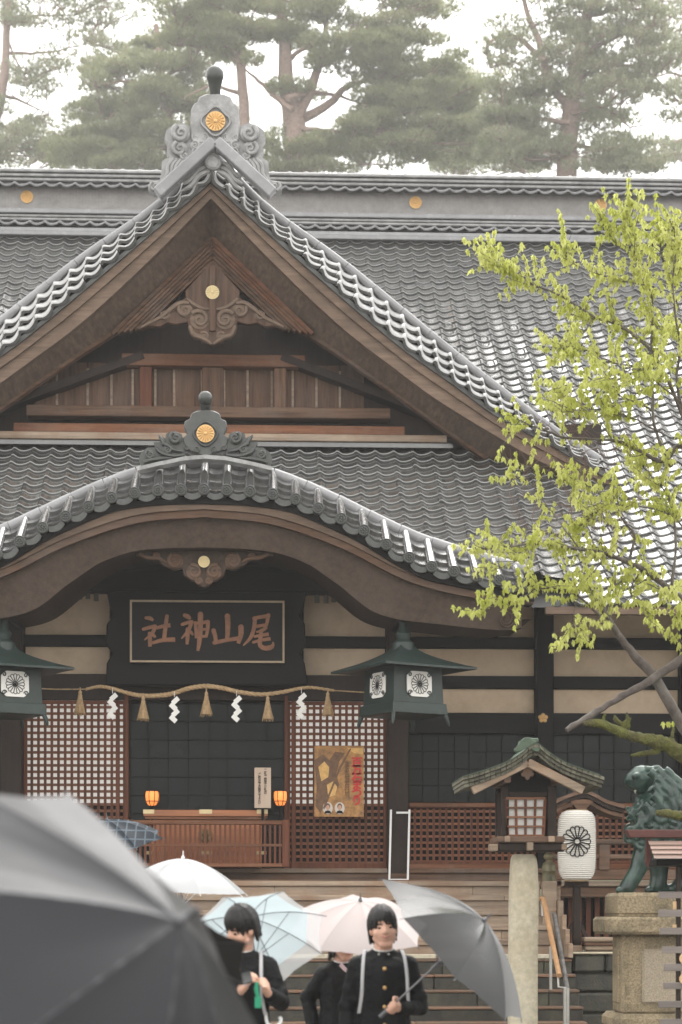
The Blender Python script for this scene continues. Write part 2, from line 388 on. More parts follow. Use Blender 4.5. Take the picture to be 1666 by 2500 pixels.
# ---- ring snow guards
def ring_mesh():
    m = MB(); pts = [Vector((.075*math.cos(a), -.02, .01+.075*math.sin(a))) for a in [math.pi*k/8 for k in range(9)]]
    m.tube(pts, .016, 6); return m.mesh('guard', M_TILE, 60)
RM = ring_mesh(); k = 0
rows = sorted(set(c[2] for c in cand)); cset = {}
for c in cand: cset.setdefault(c[2], []).append(c)
for rw in rows:
    if 14 <= rw <= 41 and rw % 2 == 0:
        for c in cset[rw]:
            ci = int(round((c[0]+6.6)/TW))
            if (ci + rw) % 4 == 0 and vis(c) and not covered(c[0], c[1]) and (c[0] > 1 or c[1] > 35):
                if 33.2 < c[1] < 39.8 and (abs(c[0]) > 2.2):
                    place('snow_guard', RM, roof, roof_frame(c[0]+.03, c[1]-.2, .03))
# ---- eave tiles right of the porch: round ends
endm = MB(); 
for dx in (0,): 
    endm.lathe([(.07, 0), (.075, .02), (.06, .03), (.05, .02), (.0, .024)], 14, M=Matrix.Rotation(R(90), 4, 'X'))
EM = endm.mesh('eave_end', M_DKORN, 40)
x = 4.75
while x < 9.5:
    place('eave_tile_end', EM, roof, Matrix.Translation((x, 27.52, 5.86))); x += TW
MB().bb(4.6, 14, 27.5, 27.62, 5.7, 5.8).build('eave_board', M_BARGE, roof)

# ---- main ridge
def rz(py): return pix(60, py, 41.3).z
ridge = MB().bb(-11, 15, 41.45, 42.2, rz(590), rz(424)).build('ridge', M_TILEORN, hall)
def rband(name, a, b, y, m): MB().bb(-11, 15, y, 41.5, rz(b), rz(a)).build(name, m, ridge, bevel=.012)
for i in range(3): rband('ridge_course', 420+9*i, 427+9*i, 41.1+.04*i, M_TILEORN)
rband('ridge_band', 515, 526, 41.12, M_TILECAP)
for i in range(2): rband('ridge_course', 528+8*i, 534+8*i, 41.16, M_TILEORN)
rband('ridge_band', 565, 575, 41.02, M_TILECAP); rband('ridge_band', 577, 587, 40.94, M_TILECAP)
m_pat = mat('herringbone_tile', (.24, .232, .225), rough=.5, var=.2, bump=.1)  # lightened like the ridge tiles, haze put into the colour
def herring(m):
    n = m.node_tree.nodes; l = m.node_tree.links; tc = n.new('ShaderNodeTexCoord'); mp = n.new('ShaderNodeMapping'); mp.inputs['Rotation'].default_value = (0, R(45), 0)
    w = n.new('ShaderNodeTexChecker'); w.inputs['Scale'].default_value = 22; l.new(tc.outputs['Object'], mp.inputs[0]); l.new(mp.outputs[0], w.inputs[0])
    bp = n.new('ShaderNodeBump'); bp.inputs['Strength'].default_value = .8; bp.inputs['Distance'].default_value = .02
    l.new(w.outputs[1], bp.inputs['Height']); l.new(bp.outputs[0], n['Principled BSDF'].inputs['Normal'])
herring(m_pat)
MB().bb(-11, 15, 41.3, 41.5, rz(515), rz(446)).build('pattern_band', m_pat, ridge)
cap = MB(); cap.tube([(-11, 41.35, rz(416)), (15, 41.35, rz(416))], .06, 10); cap.build('ridge_roll', M_TILECAP, ridge, 60)
CLM = MB().tube([(-.035, 0, 0), (.035, 0, 0)], .075, 10).mesh('collar', M_TILECAP, 60)
x = -7
while x < 11:
    place('roll_collar', CLM, ridge, Matrix.Translation((x, 41.35, rz(416)))); x += .335
SCALL = tile_mesh(.3, .22).mesh('scallop', M_TILECAP, 50, fix=False)
def short_frame(x, y, z, pitch):
    d = Vector((0, math.cos(pitch), math.sin(pitch))); nn = Vector((0, -math.sin(pitch), math.cos(pitch)))
    M = Matrix((Vector((1, 0, 0)), d, nn)).transposed().to_4x4(); M.translation = (x, y, z); return M
for (pa, yy) in ((446, 41.3), (542, 41.25)):
    x = -7
    while x < 11.5:
        place('ridge_tile', SCALL, ridge, short_frame(x, yy, rz(pa)-.02, R(30))); x += .3
# ---- gilt chrysanthemum crest: sixteen raised petals round a boss
def crest_mesh(r, m=M_GOLD, n=16, d=.22):
    mb = MB()
    for k in range(n):
        a = 2*math.pi*k/n; h = math.pi/n*.94
        pol = [(.2, -h*.95), (.82, -h), (.93, -h*.72), (1, 0), (.93, h*.72), (.82, h), (.2, h*.95)]
        P = [Vector((r*q*math.cos(a+t), 0, r*q*math.sin(a+t))) for q, t in pol]
        mid = [Vector((r*q*math.cos(a), -r*d*.55, r*q*math.sin(a))) for q in (.24, .84)]
        mb.add(P + mid, [(0, 1, 8, 7), (1, 2, 8), (2, 3, 8), (3, 4, 8), (4, 5, 8), (5, 6, 7, 8)] + [(0, 7, 6)])
    mb.lathe([(r*.98, 0), (r*.98, r*.04), (0.01, r*.05)], 32, M=Matrix.Rotation(R(90), 4, 'X'))
    mb.lathe([(r*.2, 0), (r*.2, r*d*.6), (r*.12, r*d*.85), (0.001, r*d*.95)], 14, M=Matrix.Rotation(R(90), 4, 'X'))
    return mb.mesh('crest', m, 35)
CR_R = crest_mesh(.128)
for px in (66, 1015, 1467): 
    p = pix(px, 0, 41.28); place('gilt_crest', CR_R, ridge, Matrix.Translation((p.x, 41.28, rz(481))))

# ---- tall front gable: roof behind the verge
vg = MB(); rws = []
for yb in (32.0, 34, 36, 38, 40.5):
    rws.append([Vector((x, yb, gcap(x)-.1)) for x in [6.3*(i/20) for i in range(-20, 21)]])
vg.grid(rws); vg2 = [[p - Vector((0, 0, .12)) for p in r] for r in rws]; vg.grid(vg2)
gable = vg.build('gable_roof', M_TILE, hall, 40)
def arclist(f, x0, x1, step):
    out = [x0]; x = x0; acc = 0; px_, pz = x0, f(x0); n = 2000
    for i in range(1, n+1):
        x = x0 + (x1-x0)*i/n; z = f(x); acc += math.hypot(x-px_, z-pz); px_, pz = x, z
        if acc >= step: out.append(x); acc = 0
    return out
def vtile_mesh():
    us = [0, .07, .16, .26, .38, .54, .7, .85, 1]; hh = [.045, .07, .066, .04, .012, 0, .006, .022, .045]
    vs = []; n = len(us)
    for v, lift in ((0, 0), (1.04, .035), (1.08, .02), (1.07, -.03)): vs += [(u-.5, v, h+lift) for u, h in zip(us, hh)]
    fs = [(r*n+i, (r+1)*n+i, (r+1)*n+i+1, r*n+i+1) for r in range(3) for i in range(n-1)]
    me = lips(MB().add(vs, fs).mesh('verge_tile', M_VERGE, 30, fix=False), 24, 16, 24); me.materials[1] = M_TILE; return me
VT = vtile_mesh()
st = arclist(gcap, .0, 6.2, .315)
for sgn in (1, -1):
    for i in range(len(st)-1):
        xa, xb = st[i], st[i+1]
        if sgn < 0 and xa > 4.6: continue
        top = Vector((sgn*xa, 31.98, gcap(xa)-.13)); bot = Vector((sgn*xa, 31.42, glow_(xa)+.0)); nxt = Vector((sgn*xb, 31.98, gcap(xb)-.13))
        a = (bot-top)/3; d = nxt-top; fa = Vector((0, a.y, a.z*.72)); nn = fa.cross(d).normalized()
        if nn.z < 0: nn = -nn
        for k in range(3):
            M = Matrix((d*sgn*1.0, fa, nn)).transposed().to_4x4(); M.translation = top + d*.5 + a*k + nn*rng.uniform(0, .01)
            place('verge_tile', VT, gable, M)
    # round cap tiles running down the verge
    ct = arclist(gcap, .0, 6.25, .55)
    for i in range(len(ct)-1):
        if sgn < 0 and ct[i] > 4.8: continue
        pts = [Vector((sgn*(ct[i]+(ct[i+1]-ct[i])*t), 32.0, gcap(ct[i]+(ct[i+1]-ct[i])*t)-.01)) for t in (0, .5, .985)]
        MB().tube(pts, [.07, .068, .066], 10).build('cap_tile', M_TILECAP, gable, 50)
    # lower edge fascia of the verge
    xs = [6.25*i/40 for i in range(41)]
    if sgn < 0: xs = [x for x in xs if x < 5.2]
    MB().band([(sgn*x, glow_(x)+.05) for x in xs], [(sgn*x, glow_(x)-.03) for x in xs], 31.44, 31.95).build('verge_underlay', M_DKORN, gable)
    MB().band([(sgn*x, glow_(x)-.03) for x in xs], [(sgn*x, glow_(x)*.55+blow(x)*.45) for x in xs], 31.5, 31.68).build('barge_board', M_BARGE, gable)
    MB().band([(sgn*x, glow_(x)*.55+blow(x)*.45+.002) for x in xs], [(sgn*x, blow(x)) for x in xs], 31.56, 31.72).build('barge_moulding', M_BARGE, gable)
    # soffit sloping back to the inner board
    IX = [0, 1.25, 2.1, 2.75, 4.1, 4.55, 6.1]; IZ = [12.1, 10.98, 10.4, 9.95, 9.0, 8.72, 8.0]
    il = lambda x: hermite(IX, IZ, x)
    r0 = [Vector((sgn*x, 31.6, blow(x)+.12)) for x in xs]; r1 = [Vector((sgn*x, 32.5, il(x)+.06)) for x in xs]; r2 = [Vector((sgn*x, 32.52, il(x)+.6)) for x in xs]
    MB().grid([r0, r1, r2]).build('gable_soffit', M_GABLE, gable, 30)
    MB().band([(sgn*x, il(x)+.35) for x in xs], [(sgn*x, il(x)+.03) for x in xs], 32.4, 32.56).build('inner_barge_board', M_WOODX, gable)
# ---- gable wall
Zw = lambda py, Y=33.0: pix(520, py, Y).z
Xw = lambda px, Y=33.0: pix(px, 1000, Y).x
gw = MB().bb(-6.3, 6.3, 33.05, 33.2, zroof(33)-.3, 9.6)
gw.prism([(-4.3, 9.6), (4.3, 9.6), (2.3, 11), (0, 12.9), (-2.3, 11)], 33.05, 33.2)
gwall = gw.build('gable_wall', M_DARKZ, hall)  # dark wood puts the upper gable's shade into the colour
bx = [85, 140, 215, 273, 325, 380, 426, 494, 548, 605, 664, 715, 773, 830, 890]
for i in range(len(bx)-1):
    MB().bb(Xw(bx[i])+.008, Xw(bx[i+1])-.008, 32.97, 33.04, Zw(1015), min(Zw(890), gcap((Xw(bx[i])+Xw(bx[i+1]))/2)-1.0)).build('board', M_WOODZ, gwall, bevel=.006)
    if i: MB().bb(Xw(bx[i])-.018, Xw(bx[i])+.018, 32.94, 32.98, Zw(1015), min(Zw(905), gcap(Xw(bx[i]))-1.1)).build('batten', M_STEPW, gwall)
MB().bb(Xw(300), Xw(745), 32.72, 32.95, Zw(905), Zw(876)).build('beam', M_REDX, gwall, bevel=.012)
for a, b, m in ((343, 373, M_REDZ), (494, 547, M_WOODZ), (669, 699, M_WOODZ)):
    MB().bb(Xw(a), Xw(b), 32.76, 32.95, Zw(1004), Zw(906)).build('post', m, gwall, bevel=.012)
MB().bb(Xw(70), Xw(950), 32.66, 32.95, Zw(1031), Zw(1005)).build('beam', M_WOODX, gwall, bevel=.012)
MB().bb(Xw(40), Xw(985), 32.62, 32.9, Zw(1072), Zw(1050)).build('beam', M_REDX, gwall, bevel=.012)
MB().bb(Xw(-60), Xw(1085), 32.5, 32.9, Zw(1092), Zw(1075)).build('sill', M_STEPW, gwall, bevel=.01)
MB().bb(Xw(-60), Xw(1100), 32.55, 32.9, Zw(1104), Zw(1093.5)).build('flashing', M_TILE, gwall)
for s in (-1, 1):   # sloping struts
    MB().bar((s*1.1, 32.88, Zw(880)), (s*3.6, 32.88, Zw(1020)), .12, .35, up=(0, 1, 0)).build('strut', M_DARKZ, gwall)

# ---- carved ornaments drawn as plates with relief scrolls
def Z(sx, sy, ox, oy, Y): return pix(sx/1.882+ox, sy/1.882+oy, Y)
def plate(pts, ox, oy, Y, th):
    P = [Z(a, b, ox, oy, Y) for a, b in pts]; return MB().prism([(p.x, p.z) for p in P], Y, Y+th)
def mirror(pts, cx): return pts + [(2*cx-a, b) for a, b in reversed(pts)]
def curl(mb, sx, sy, r, ox, oy, Y, d=1, turns=1.4, a0=2.0, th=.3):
    c = Z(sx, sy, ox, oy, Y); r = r/1.882*sc(Y)
    pts = spiral(c.x, c.z, r*.85, turns, a0, d, 24, .1, Y)
    mb.tube(pts, [r*th*.9*(1-.55*i/23) for i in range(24)], 8, .9)
    mb.lathe([(r*.9, 0), (r*.85, .006), (0.01, .008)], 16, (c.x, Y+.01, c.z), Matrix.Rotation(R(90), 4, 'X'))
def flow(mb, pts, r, ox, oy, Y, n=14):
    P = [Z(a, b, ox, oy, Y) for a, b in pts]; r = r/1.882*sc(Y)
    t = [i/(len(P)-1) for i in range(len(P))]; out = []; rr = []
    for i in range(n):
        u = i/(n-1); out.append(Vector([hermite(t, [p[k] for p in P], u) for k in range(3)])); rr.append(r*(.45+.55*math.sin(math.pi*min(1, .15+u*.85))))
    mb.tube(out, rr, 6)
# gable ridge-end ornament
Y = 31.3; cx = 989
og = plate(mirror([(cx, 432), (945, 432), (915, 445), (908, 468), (892, 476), (880, 498), (876, 545), (878, 640), (930, 690)], cx), 0, 0, Y, .22)
orn = og.build('ridge_end_ornament', M_TILEORN, hall, 40, bevel=.015)
Y2 = 31.26
for s in (-1, 1):
    f = lambda a: cx + s*(a-cx)
    w = plate([(f(a), b) for a, b in [(880, 640), (884, 605), (872, 578), (835, 565), (795, 575), (765, 600), (757, 635), (772, 660), (766, 695), (778, 722), (745, 742), (742, 790), (735, 826), (700, 832), (680, 850), (682, 872), (712, 885), (760, 850), (930, 690)]], 0, 0, 31.36, .2)
    sc_ = MB()
    for (a, b, r, d) in ((832, 612, 46, 1), (826, 682, 38, 1), (898, 668, 26, -1), (848, 716, 22, 1), (898, 632, 18, 1), (712, 856, 26, 1), (945, 632, 20, -1), (900, 700, 20, 1)):
        curl(sc_, f(a), b, r, 0, 0, Y2+.04, d*s, 1.5, 2 if s > 0 else 1.1)
    for k in range(5):
        flow(sc_, [(f(800+k*16), 728+k*2), (f(775+k*18), 760), (f(770+k*14), 800), (f(742+k*16), 838-k*6)], 11, 0, 0, Y2+.06)
    flow(sc_, [(f(885), 640), (f(925), 650), (f(960), 640), (f(988), 612)], 10, 0, 0, Y2+.06)
    w.merge(sc_); w.build('scroll_wing', M_TILEORN, orn, 50)
    a, b = Z(f(984), 655, 0, 0, 31.2), Z(f(724), 893, 0, 0, 31.2)
    MB().bar(a, b, .2, .17, up=(0, 0, 1)).build('slant_bar', M_TILECAP, orn, bevel=.015)
c = Z(991, 555, 0, 0, 31.24)
rg = MB(); rg.tube([c + Vector((.2*math.cos(t)*(1+.1*math.cos(4*t)), .02, .2*math.sin(t)*(1+.1*math.cos(4*t)))) for t in [2*math.pi*i/40 for i in range(41)]], .02, 6)
rg.build('crest_ring', M_TILEORN, orn, 60)
place('gilt_crest', crest_mesh(.152), orn, Matrix.Translation((c.x, 31.25, c.z)))
tb = MB(); p0 = Z(989, 445, 0, 0, 31.35); 
tb.tube([p0+Vector((0, .1, -.08)), p0+Vector((0, 0, .1)), p0+Vector((0, -.06, .24))], [.085, .085, .12], 16)
tb.ball(p0+Vector((0, -.08, .3)), (.137, .14, .14), 18, 12)
tb.build('finial_roll', M_DKORN, orn, 50)
rd = MB(); c2 = Z(980, 748, 0, 0, 31.3); rd.lathe([(.13, 0), (.13, .06), (.1, .08), (.08, .06), (.0, .065)], 16, c2, Matrix.Rotation(R(90), 4, 'X')); rd.build('verge_boss', M_TILEORN, orn, 40)
for s in (-1, 1):
    for k in range(3): 
        fl = MB(); f = lambda a: 980 + s*(a-980)
        flow(fl, [(f(960), 742+k*22), (f(915), 760+k*24), (f(880), 800+k*26), (f(850-k*4), 815+k*30)], 13, 0, 0, 31.34); fl.build('verge_roll', M_TILEORN, orn, 50)
# gable pendant (carved cloud board)
Y = 31.85; cx = 977
half = [(cx, 445), (850, 585), (856, 612), (700, 722), (625, 752), (640, 762), (690, 745), (740, 748), (770, 730), (810, 738), (862, 725), (866, 735), (872, 772), (893, 800), (920, 800), (928, 818), (950, 822), (cx, 832)]
gp = plate(mirror(half, cx), 0, 400, Y, .12).build('gable_pendant', M_WOODZ, hall, 40, bevel=.012)
gs = MB()
for s in (-1, 1):
    f = lambda a: cx + s*(a-cx)
    for (a, b, r, d, tn) in ((918, 715, 50, -1, 1.3), (852, 672, 38, 1, 1.2), (762, 695, 26, 1, 1.2), (940, 792, 24, -1, 1.2)):
        curl(gs, f(a), b, r, 0, 400, Y-.02, d*s, tn, .6 if s < 0 else 2.5, .26)
    flow(gs, [(f(870), 640), (f(830), 640), (f(790), 665), (f(740), 705), (f(650), 750)], 13, 0, 400, Y-.01)
    flow(gs, [(f(860), 620), (f(890), 645), (f(930), 665), (f(965), 668)], 10, 0, 400, Y-.01)
    flow(gs, [(f(872), 745), (f(890), 785), (f(930), 800), (f(972), 828)], 13, 0, 400, Y-.01)
gs.build('scroll_relief', M_BARGE, gp, 50)
MB().bar(Z(cx, 470, 0, 400, Y-.02), Z(cx, 770, 0, 400, Y-.02), .1, .05, up=(0, 1, 0)).build('centre_rib', M_WOODZ, gp, bevel=.01)
c = Z(977, 590, 0, 400, Y-.05); place('gilt_crest', crest_mesh(.108, M_BRASS), gp, Matrix.Translation(c))
# rafters' V panels seen above the pendant
for s in (-1, 1):
    for k in range(6):
        a0 = Z(cx, 345+k*20, 0, 400, 32.3+.03*k); ex = 330+(5-k)*26; b0 = Z(cx+s*ex, 345+ex*.9545+k*20, 0, 400, 32.3+.03*k)
        MB().bar(a0, b0, .06, .11, up=(0, 1, 0)).build('soffit_plank', M_REDX if (s > 0 and k < 3) else M_WOODX, gable)

# ---- curved porch roof
pr = MB(); rws = []
for yb in (28.05, 29, 30, 31.6): rws.append([Vector((x, yb, kcap(x)-.08 + .02*(yb-28))) for x in [5.0*i/30 for i in range(-30, 31)]])
pr.grid(rws); pr.grid([[p-Vector((0, 0, .1)) for p in r] for r in rws])
porch = pr.build('porch_roof', M_TILE, hall, 40)
ct = arclist(kcap, .0, 4.9, .47)
for sgn in (1, -1):
    for i in range(len(ct)-1):
        if sgn < 0 and ct[i] > 4.2: continue
        pts = [Vector((sgn*(ct[i]+(ct[i+1]-ct[i])*t), 28.02, kcap(ct[i]+(ct[i+1]-ct[i])*t)-.07)) for t in (0, .5, .985)]
        MB().tube(pts, [.088, .085, .082], 10).build('cap_tile', M_TILECAP, porch, 50)
PITCH = .302
def roll_frame(x, w):
    top = Vector((x, 27.98, kcap(x)-.13)); bot = Vector((x*1.0, 27.25, klow(x)+.06))
    d = bot-top; L = d.length; d.normalize()
    sl = (kcap(x+.05)-kcap(x-.05))/.1; ax = Vector((1, 0, sl)).normalized(); n = d.cross(ax); n = n if n.z > 0 else -n; n.normalize(); ax = n.cross(d)
    if ax.x < 0: ax = -ax
    M = Matrix((ax, d, n)).transposed().to_4x4(); M.translation = top; return M, L
rollm = MB()   # unit length along +y
for (r, y0, y1) in ((.066, 0, .52), (.073, .5, 1.0)):
    rollm.tube([(0, y0, .03), (0, y1, .03)], r, 12)
RO = rollm.mesh('roll', M_TILE, 50)
dm = MB(); dm.lathe([(.078, -.03), (.078, .03), (.066, .035), (.06, .022), (.001, .024)], 18, (0, 0, 0), Matrix.Rotation(R(90), 4, 'X'))
for k in range(8): dm.ball((.035*math.cos(k*math.pi/4), -.03, .035*math.sin(k*math.pi/4)), .014, 6, 4)
dm.ball((0, -.03, 0), .016, 6, 4)
DISC = dm.mesh('disc', M_DKORN, 40)
pm = MB()
us = [-.5+i/8 for i in range(9)]
for (y0, y1, l0) in ((0, .38, .05), (.34, .7, .03), (.66, 1.0, .01)):
    vs = [(u, y0, .1*(u*u)-.02+l0-.02) for u in us] + [(u, y1, .1*(u*u)-.02+l0+.01) for u in us] + [(u, y1+.005, .1*u*u-.02+l0-.04) for u in us]
    pm.add(vs, [(r*9+i, (r+1)*9+i, (r+1)*9+i+1, r*9+i+1) for r in range(2) for i in range(8)])
PAN = pm.mesh('pan', M_TILE, 50, fix=False)
lipm = MB()
lv = [(-.5+i/8, -.25*(1-(2*(i/8)-1)**2)*.18) for i in range(9)]
lipm.band([(u, .03+z) for u, z in lv], [(u, -.05+z) for u, z in lv], -.012, .02)
LIP = lipm.mesh('lip', M_DKORN, 40)
for i in range(-14, 15):
    x = i*PITCH
    M, L = roll_frame(x, 0); S = Matrix.Diagonal((1, L, 1, 1))
    t = place('roll_tile', RO, porch, M @ S)
    e = M @ Vector((0, L, .03)); place('roll_end', DISC, porch, Matrix.Translation(e + Vector((0, -.02, -.01))))
    if i < 14:
        xm = x + PITCH/2; M, L = roll_frame(xm, 0)
        place('pan_tile', PAN, porch, M @ Matrix.Diagonal((PITCH*.72, L*.98, 1, 1)))
        e = M @ Vector((0, L, 0)); sl = (klow(xm+.05)-klow(xm-.05))/.1
        place('pan_lip', LIP, porch, Matrix.Translation(e + Vector((0, -.02, -.02))) @ Matrix.Rotation(-math.atan(sl), 4, 'Y') @ Matrix.Diagonal((PITCH*.75, 1, 1, 1)))
NX = 60; xs = [4.42*i/NX for i in range(-NX, NX+1)]
def bnd(name, f1, f2, y0, y1, m, par=porch, rng_=xs): return MB().band([(x, f1(x)) for x in rng_], [(x, f2(x)) for x in rng_], y0, y1).build(name, m, par, 40)
bnd('tile_batten', lambda x: klow(x)+.0, lambda x: klow(x)-.09, 27.32, 27.9, M_DARK)
mid = lambda x: kband(x)+.10
bnd('barge_moulding', lambda x: max(klow(x)-.09, mid(x)+.03), mid, 27.36, 27.6, M_BARGE)
bnd('barge_band', lambda x: mid(x)-.002, lambda x: kband(x)-.0, 27.4, 27.62, M_WOODX)
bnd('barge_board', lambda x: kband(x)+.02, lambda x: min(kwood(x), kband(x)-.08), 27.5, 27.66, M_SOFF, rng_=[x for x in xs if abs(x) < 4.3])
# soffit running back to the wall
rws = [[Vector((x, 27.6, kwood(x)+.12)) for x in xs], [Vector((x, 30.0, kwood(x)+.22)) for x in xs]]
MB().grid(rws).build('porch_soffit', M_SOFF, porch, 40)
# scroll nose at the right and left foot of the bargeboard
for s in (-1, 1):
    nb = MB(); 
    for rr in (.15, .1): nb.tube(spiral(s*4.05, 5.62, rr, .9, 1.2, -s, 20, .35, 27.47), .016, 6)
    nb.build('scroll_nose', M_SOFF, porch, 50)
# porch ridge-end ornament
Y = 27.55; cx = 945
po = plate(mirror([(cx, 190), (905, 193), (880, 205), (872, 230), (850, 240), (845, 268), (862, 300), (840, 318), (850, 370), (cx, 400)], cx), 0, 900, Y, .18).build('porch_ornament', M_DKORN, hall, 40, bevel=.012)
for s in (-1, 1):
    f = lambda a: cx + s*(a-cx)
    w = plate([(f(a), b) for a, b in [(850, 395), (845, 330), (835, 300), (800, 286), (765, 298), (760, 320), (728, 303), (740, 335), (706, 338), (715, 362), (680, 362), (650, 385), (638, 412), (650, 450), (740, 428), (850, 408)]], 0, 900, Y+.03, .16)
    for (a, b, r, d) in ((808, 318, 32, 1), (770, 372, 24, -1), (690, 395, 24, 1), (860, 362, 16, 1), (905, 372, 16, -1)):
        curl(w, f(a), b, r, 0, 900, Y-.02, d*s, 1.5, 2 if s > 0 else 1.1)
    for pts in ([(745, 345), (770, 350), (800, 372), (840, 380)], [(720, 365), (740, 385), (790, 400), (850, 396)], [(660, 430), (690, 420), (740, 412), (790, 410)], [(735, 312), (750, 335), (762, 350), (790, 358)]):
        flow(w, [(f(a), b) for a, b in pts], 10, 0, 900, Y-.01)
    w.build('scroll_wing', M_DKORN, po, 50)
    MB().band(*[[(Z(f(a), b, 0, 900, Y).x, Z(f(a), b, 0, 900, Y).z) for a, b in L] for L in ([(945, 398), (850, 406), (740, 428), (640, 452)], [(945, 416), (850, 424), (740, 446), (640, 470)])], Y-.04, Y+.2).build('foot_bar', M_TILEORN, po, 40)
c = Z(945, 298, 0, 900, Y-.04); place('gilt_crest', crest_mesh(.122), po, Matrix.Translation(c))
rg = MB(); rg.tube([c + Vector((.15*math.cos(t)*(1+.06*math.cos(4*t)), .02, .15*math.sin(t)*(1+.06*math.cos(4*t)))) for t in [2*math.pi*i/32 for i in range(33)]], .016, 6); rg.build('crest_ring', M_DKORN, po, 60)
tb = MB(); p0 = Z(945, 195, 0, 900, Y+.08); tb.tube([p0+Vector((0, .1, -.05)), p0+Vector((0, -.03, .1))], [.07, .075], 14); tb.ball(p0+Vector((0, -.06, .16)), (.098, .1, .095), 14, 8); tb.build('finial_roll', M_DKORN, po, 50)
# porch pendant
Y = 27.72; cx = 938
half = [(cx, 838), (800, 838), (700, 836), (612, 838), (625, 862), (665, 862), (695, 880), (730, 880), (750, 905), (800, 925), (838, 918), (845, 950), (880, 975), (905, 978), (915, 998), (cx, 1004)]
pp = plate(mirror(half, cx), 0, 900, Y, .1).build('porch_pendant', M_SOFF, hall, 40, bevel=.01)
ps = MB()
for s in (-1, 1):
    f = lambda a: cx + s*(a-cx)
    for (a, b, r, d) in ((806, 884, 40, 1), (892, 934, 40, -1), (720, 862, 20, 1), (915, 975, 20, 1)): curl(ps, f(a), b, r, 0, 900, Y-.02, d*s, 1.5, 2 if s > 0 else 1.1, .24)
    flow(ps, [(f(640), 850), (f(680), 868), (f(730), 872), (f(765), 890)], 10, 0, 900, Y-.01)
ps.build('scroll_relief', M_WOODX, pp, 50)
c = Z(938, 887, 0, 900, Y-.06); place('gilt_crest', crest_mesh(.08, M_BRASS), pp, Matrix.Translation(c))
# ================================================================ SHRINE HALL: front wall
FY = 30.0
fx = lambda px, Y=FY: pix(px, 1700, Y).x
fz = lambda py, Y=FY: pix(505, py, Y).z
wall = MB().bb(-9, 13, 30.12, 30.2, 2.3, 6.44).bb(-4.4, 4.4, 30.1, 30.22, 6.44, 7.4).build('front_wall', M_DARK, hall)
def fbox(name, x0, x1, y0, y1, m, d0=29.9, d1=30.1, par=None, bevel=.008):
    return MB().bb(fx(x0), fx(x1), d0, d1, fz(y1), fz(y0)).build(name, m, par or wall, bevel=bevel)
# plaster panels between the rails
cols = [(-330, -15), (62, 268), (742, 941), (998, 1305), (1349, 1656), (1704, 2000)]
for a, b in cols:
    fbox('plaster_panel', a, b, 1440, 1553, M_PLAST, 30.02, 30.1); fbox('plaster_panel', a, b, 1580, 1650, M_PLAST, 30.02, 30.1)
    if a > 960 or a < 0: fbox('plaster_panel', a, b, 1678, 1741, M_PLAST, 30.02, 30.1)
for y0, y1 in ((1553, 1581), (1648, 1679)): 
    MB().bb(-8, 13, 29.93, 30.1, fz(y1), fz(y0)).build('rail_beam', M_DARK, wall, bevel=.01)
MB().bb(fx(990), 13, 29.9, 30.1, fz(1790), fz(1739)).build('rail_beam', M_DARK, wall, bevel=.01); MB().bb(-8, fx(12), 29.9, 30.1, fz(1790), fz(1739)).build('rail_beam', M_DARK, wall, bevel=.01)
for a, b in ((998, 1305), (1349, 1656)):
    MB().bb(fx(a), fx(b), 29.96, 30.0, fz(1679), fz(1677)).build('edge_moulding', M_BARGE, wall)
# header over the centre bay
fbox('header_board', 60, 943, 1650, 1712, M_DARKZ, 29.86, 30.1)
# pillars
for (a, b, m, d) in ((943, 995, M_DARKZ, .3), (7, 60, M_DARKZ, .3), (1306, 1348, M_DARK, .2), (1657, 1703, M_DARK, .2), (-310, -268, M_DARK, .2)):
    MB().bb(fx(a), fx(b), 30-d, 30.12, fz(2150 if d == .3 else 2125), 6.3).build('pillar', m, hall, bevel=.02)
# bracket blocks at the pillar heads under the porch
for s in (-1, 1):
    x = s*2.77
    for (dx, y0, y1) in ((.5, 1468, 1500), (.34, 1500, 1530)):
        MB().bb(x-dx, x+dx, 28.9, 29.9, fz(y1), fz(y0)).build('bracket_block', M_DARK, hall, bevel=.03)
    MB().bar((x, 27.7, 5.78), (x, 29.9, 5.9), .22, .3).build('bracket_arm', M_DARK, hall, bevel=.02)
# inner dark windows (glazed grilles) behind the centre bay and the side bays
def grille(name, x0, x1, y0, y1, Y, nx, ny, par):
    g = MB().bb(fx(x0, Y), fx(x1, Y), Y+.03, Y+.06, fz(y1, Y), fz(y0, Y)).build(name, M_GLASSD, par)
    X0, X1, Z0, Z1 = fx(x0, Y), fx(x1, Y), fz(y1, Y), fz(y0, Y)
    for i in range(nx+1):
        x = X0+(X1-X0)*i/nx; w = .03 if i % (nx//2 or 1) == 0 else .012
        MB().bb(x-w, x+w, Y-.015, Y+.028, Z0, Z1).build('muntin', M_BARD, g)
    for i in range(ny+1):
        z = Z0+(Z1-Z0)*i/ny; MB().bb(X0, X1, Y-.01, Y+.026, z-.014, z+.014).build('muntin', M_BARD, g)
grille('dark_window', 314, 698, 1715, 2120, 30.02, 8, 9, hall)
grille('dark_window', 996, 1305, 1790, 2120, 30.02, 8, 8, hall)
grille('dark_window', 1349, 1660, 1790, 2120, 30.02, 8, 8, hall)
grille('dark_window', -268, 6, 1790, 2120, 30.02, 8, 8, hall)
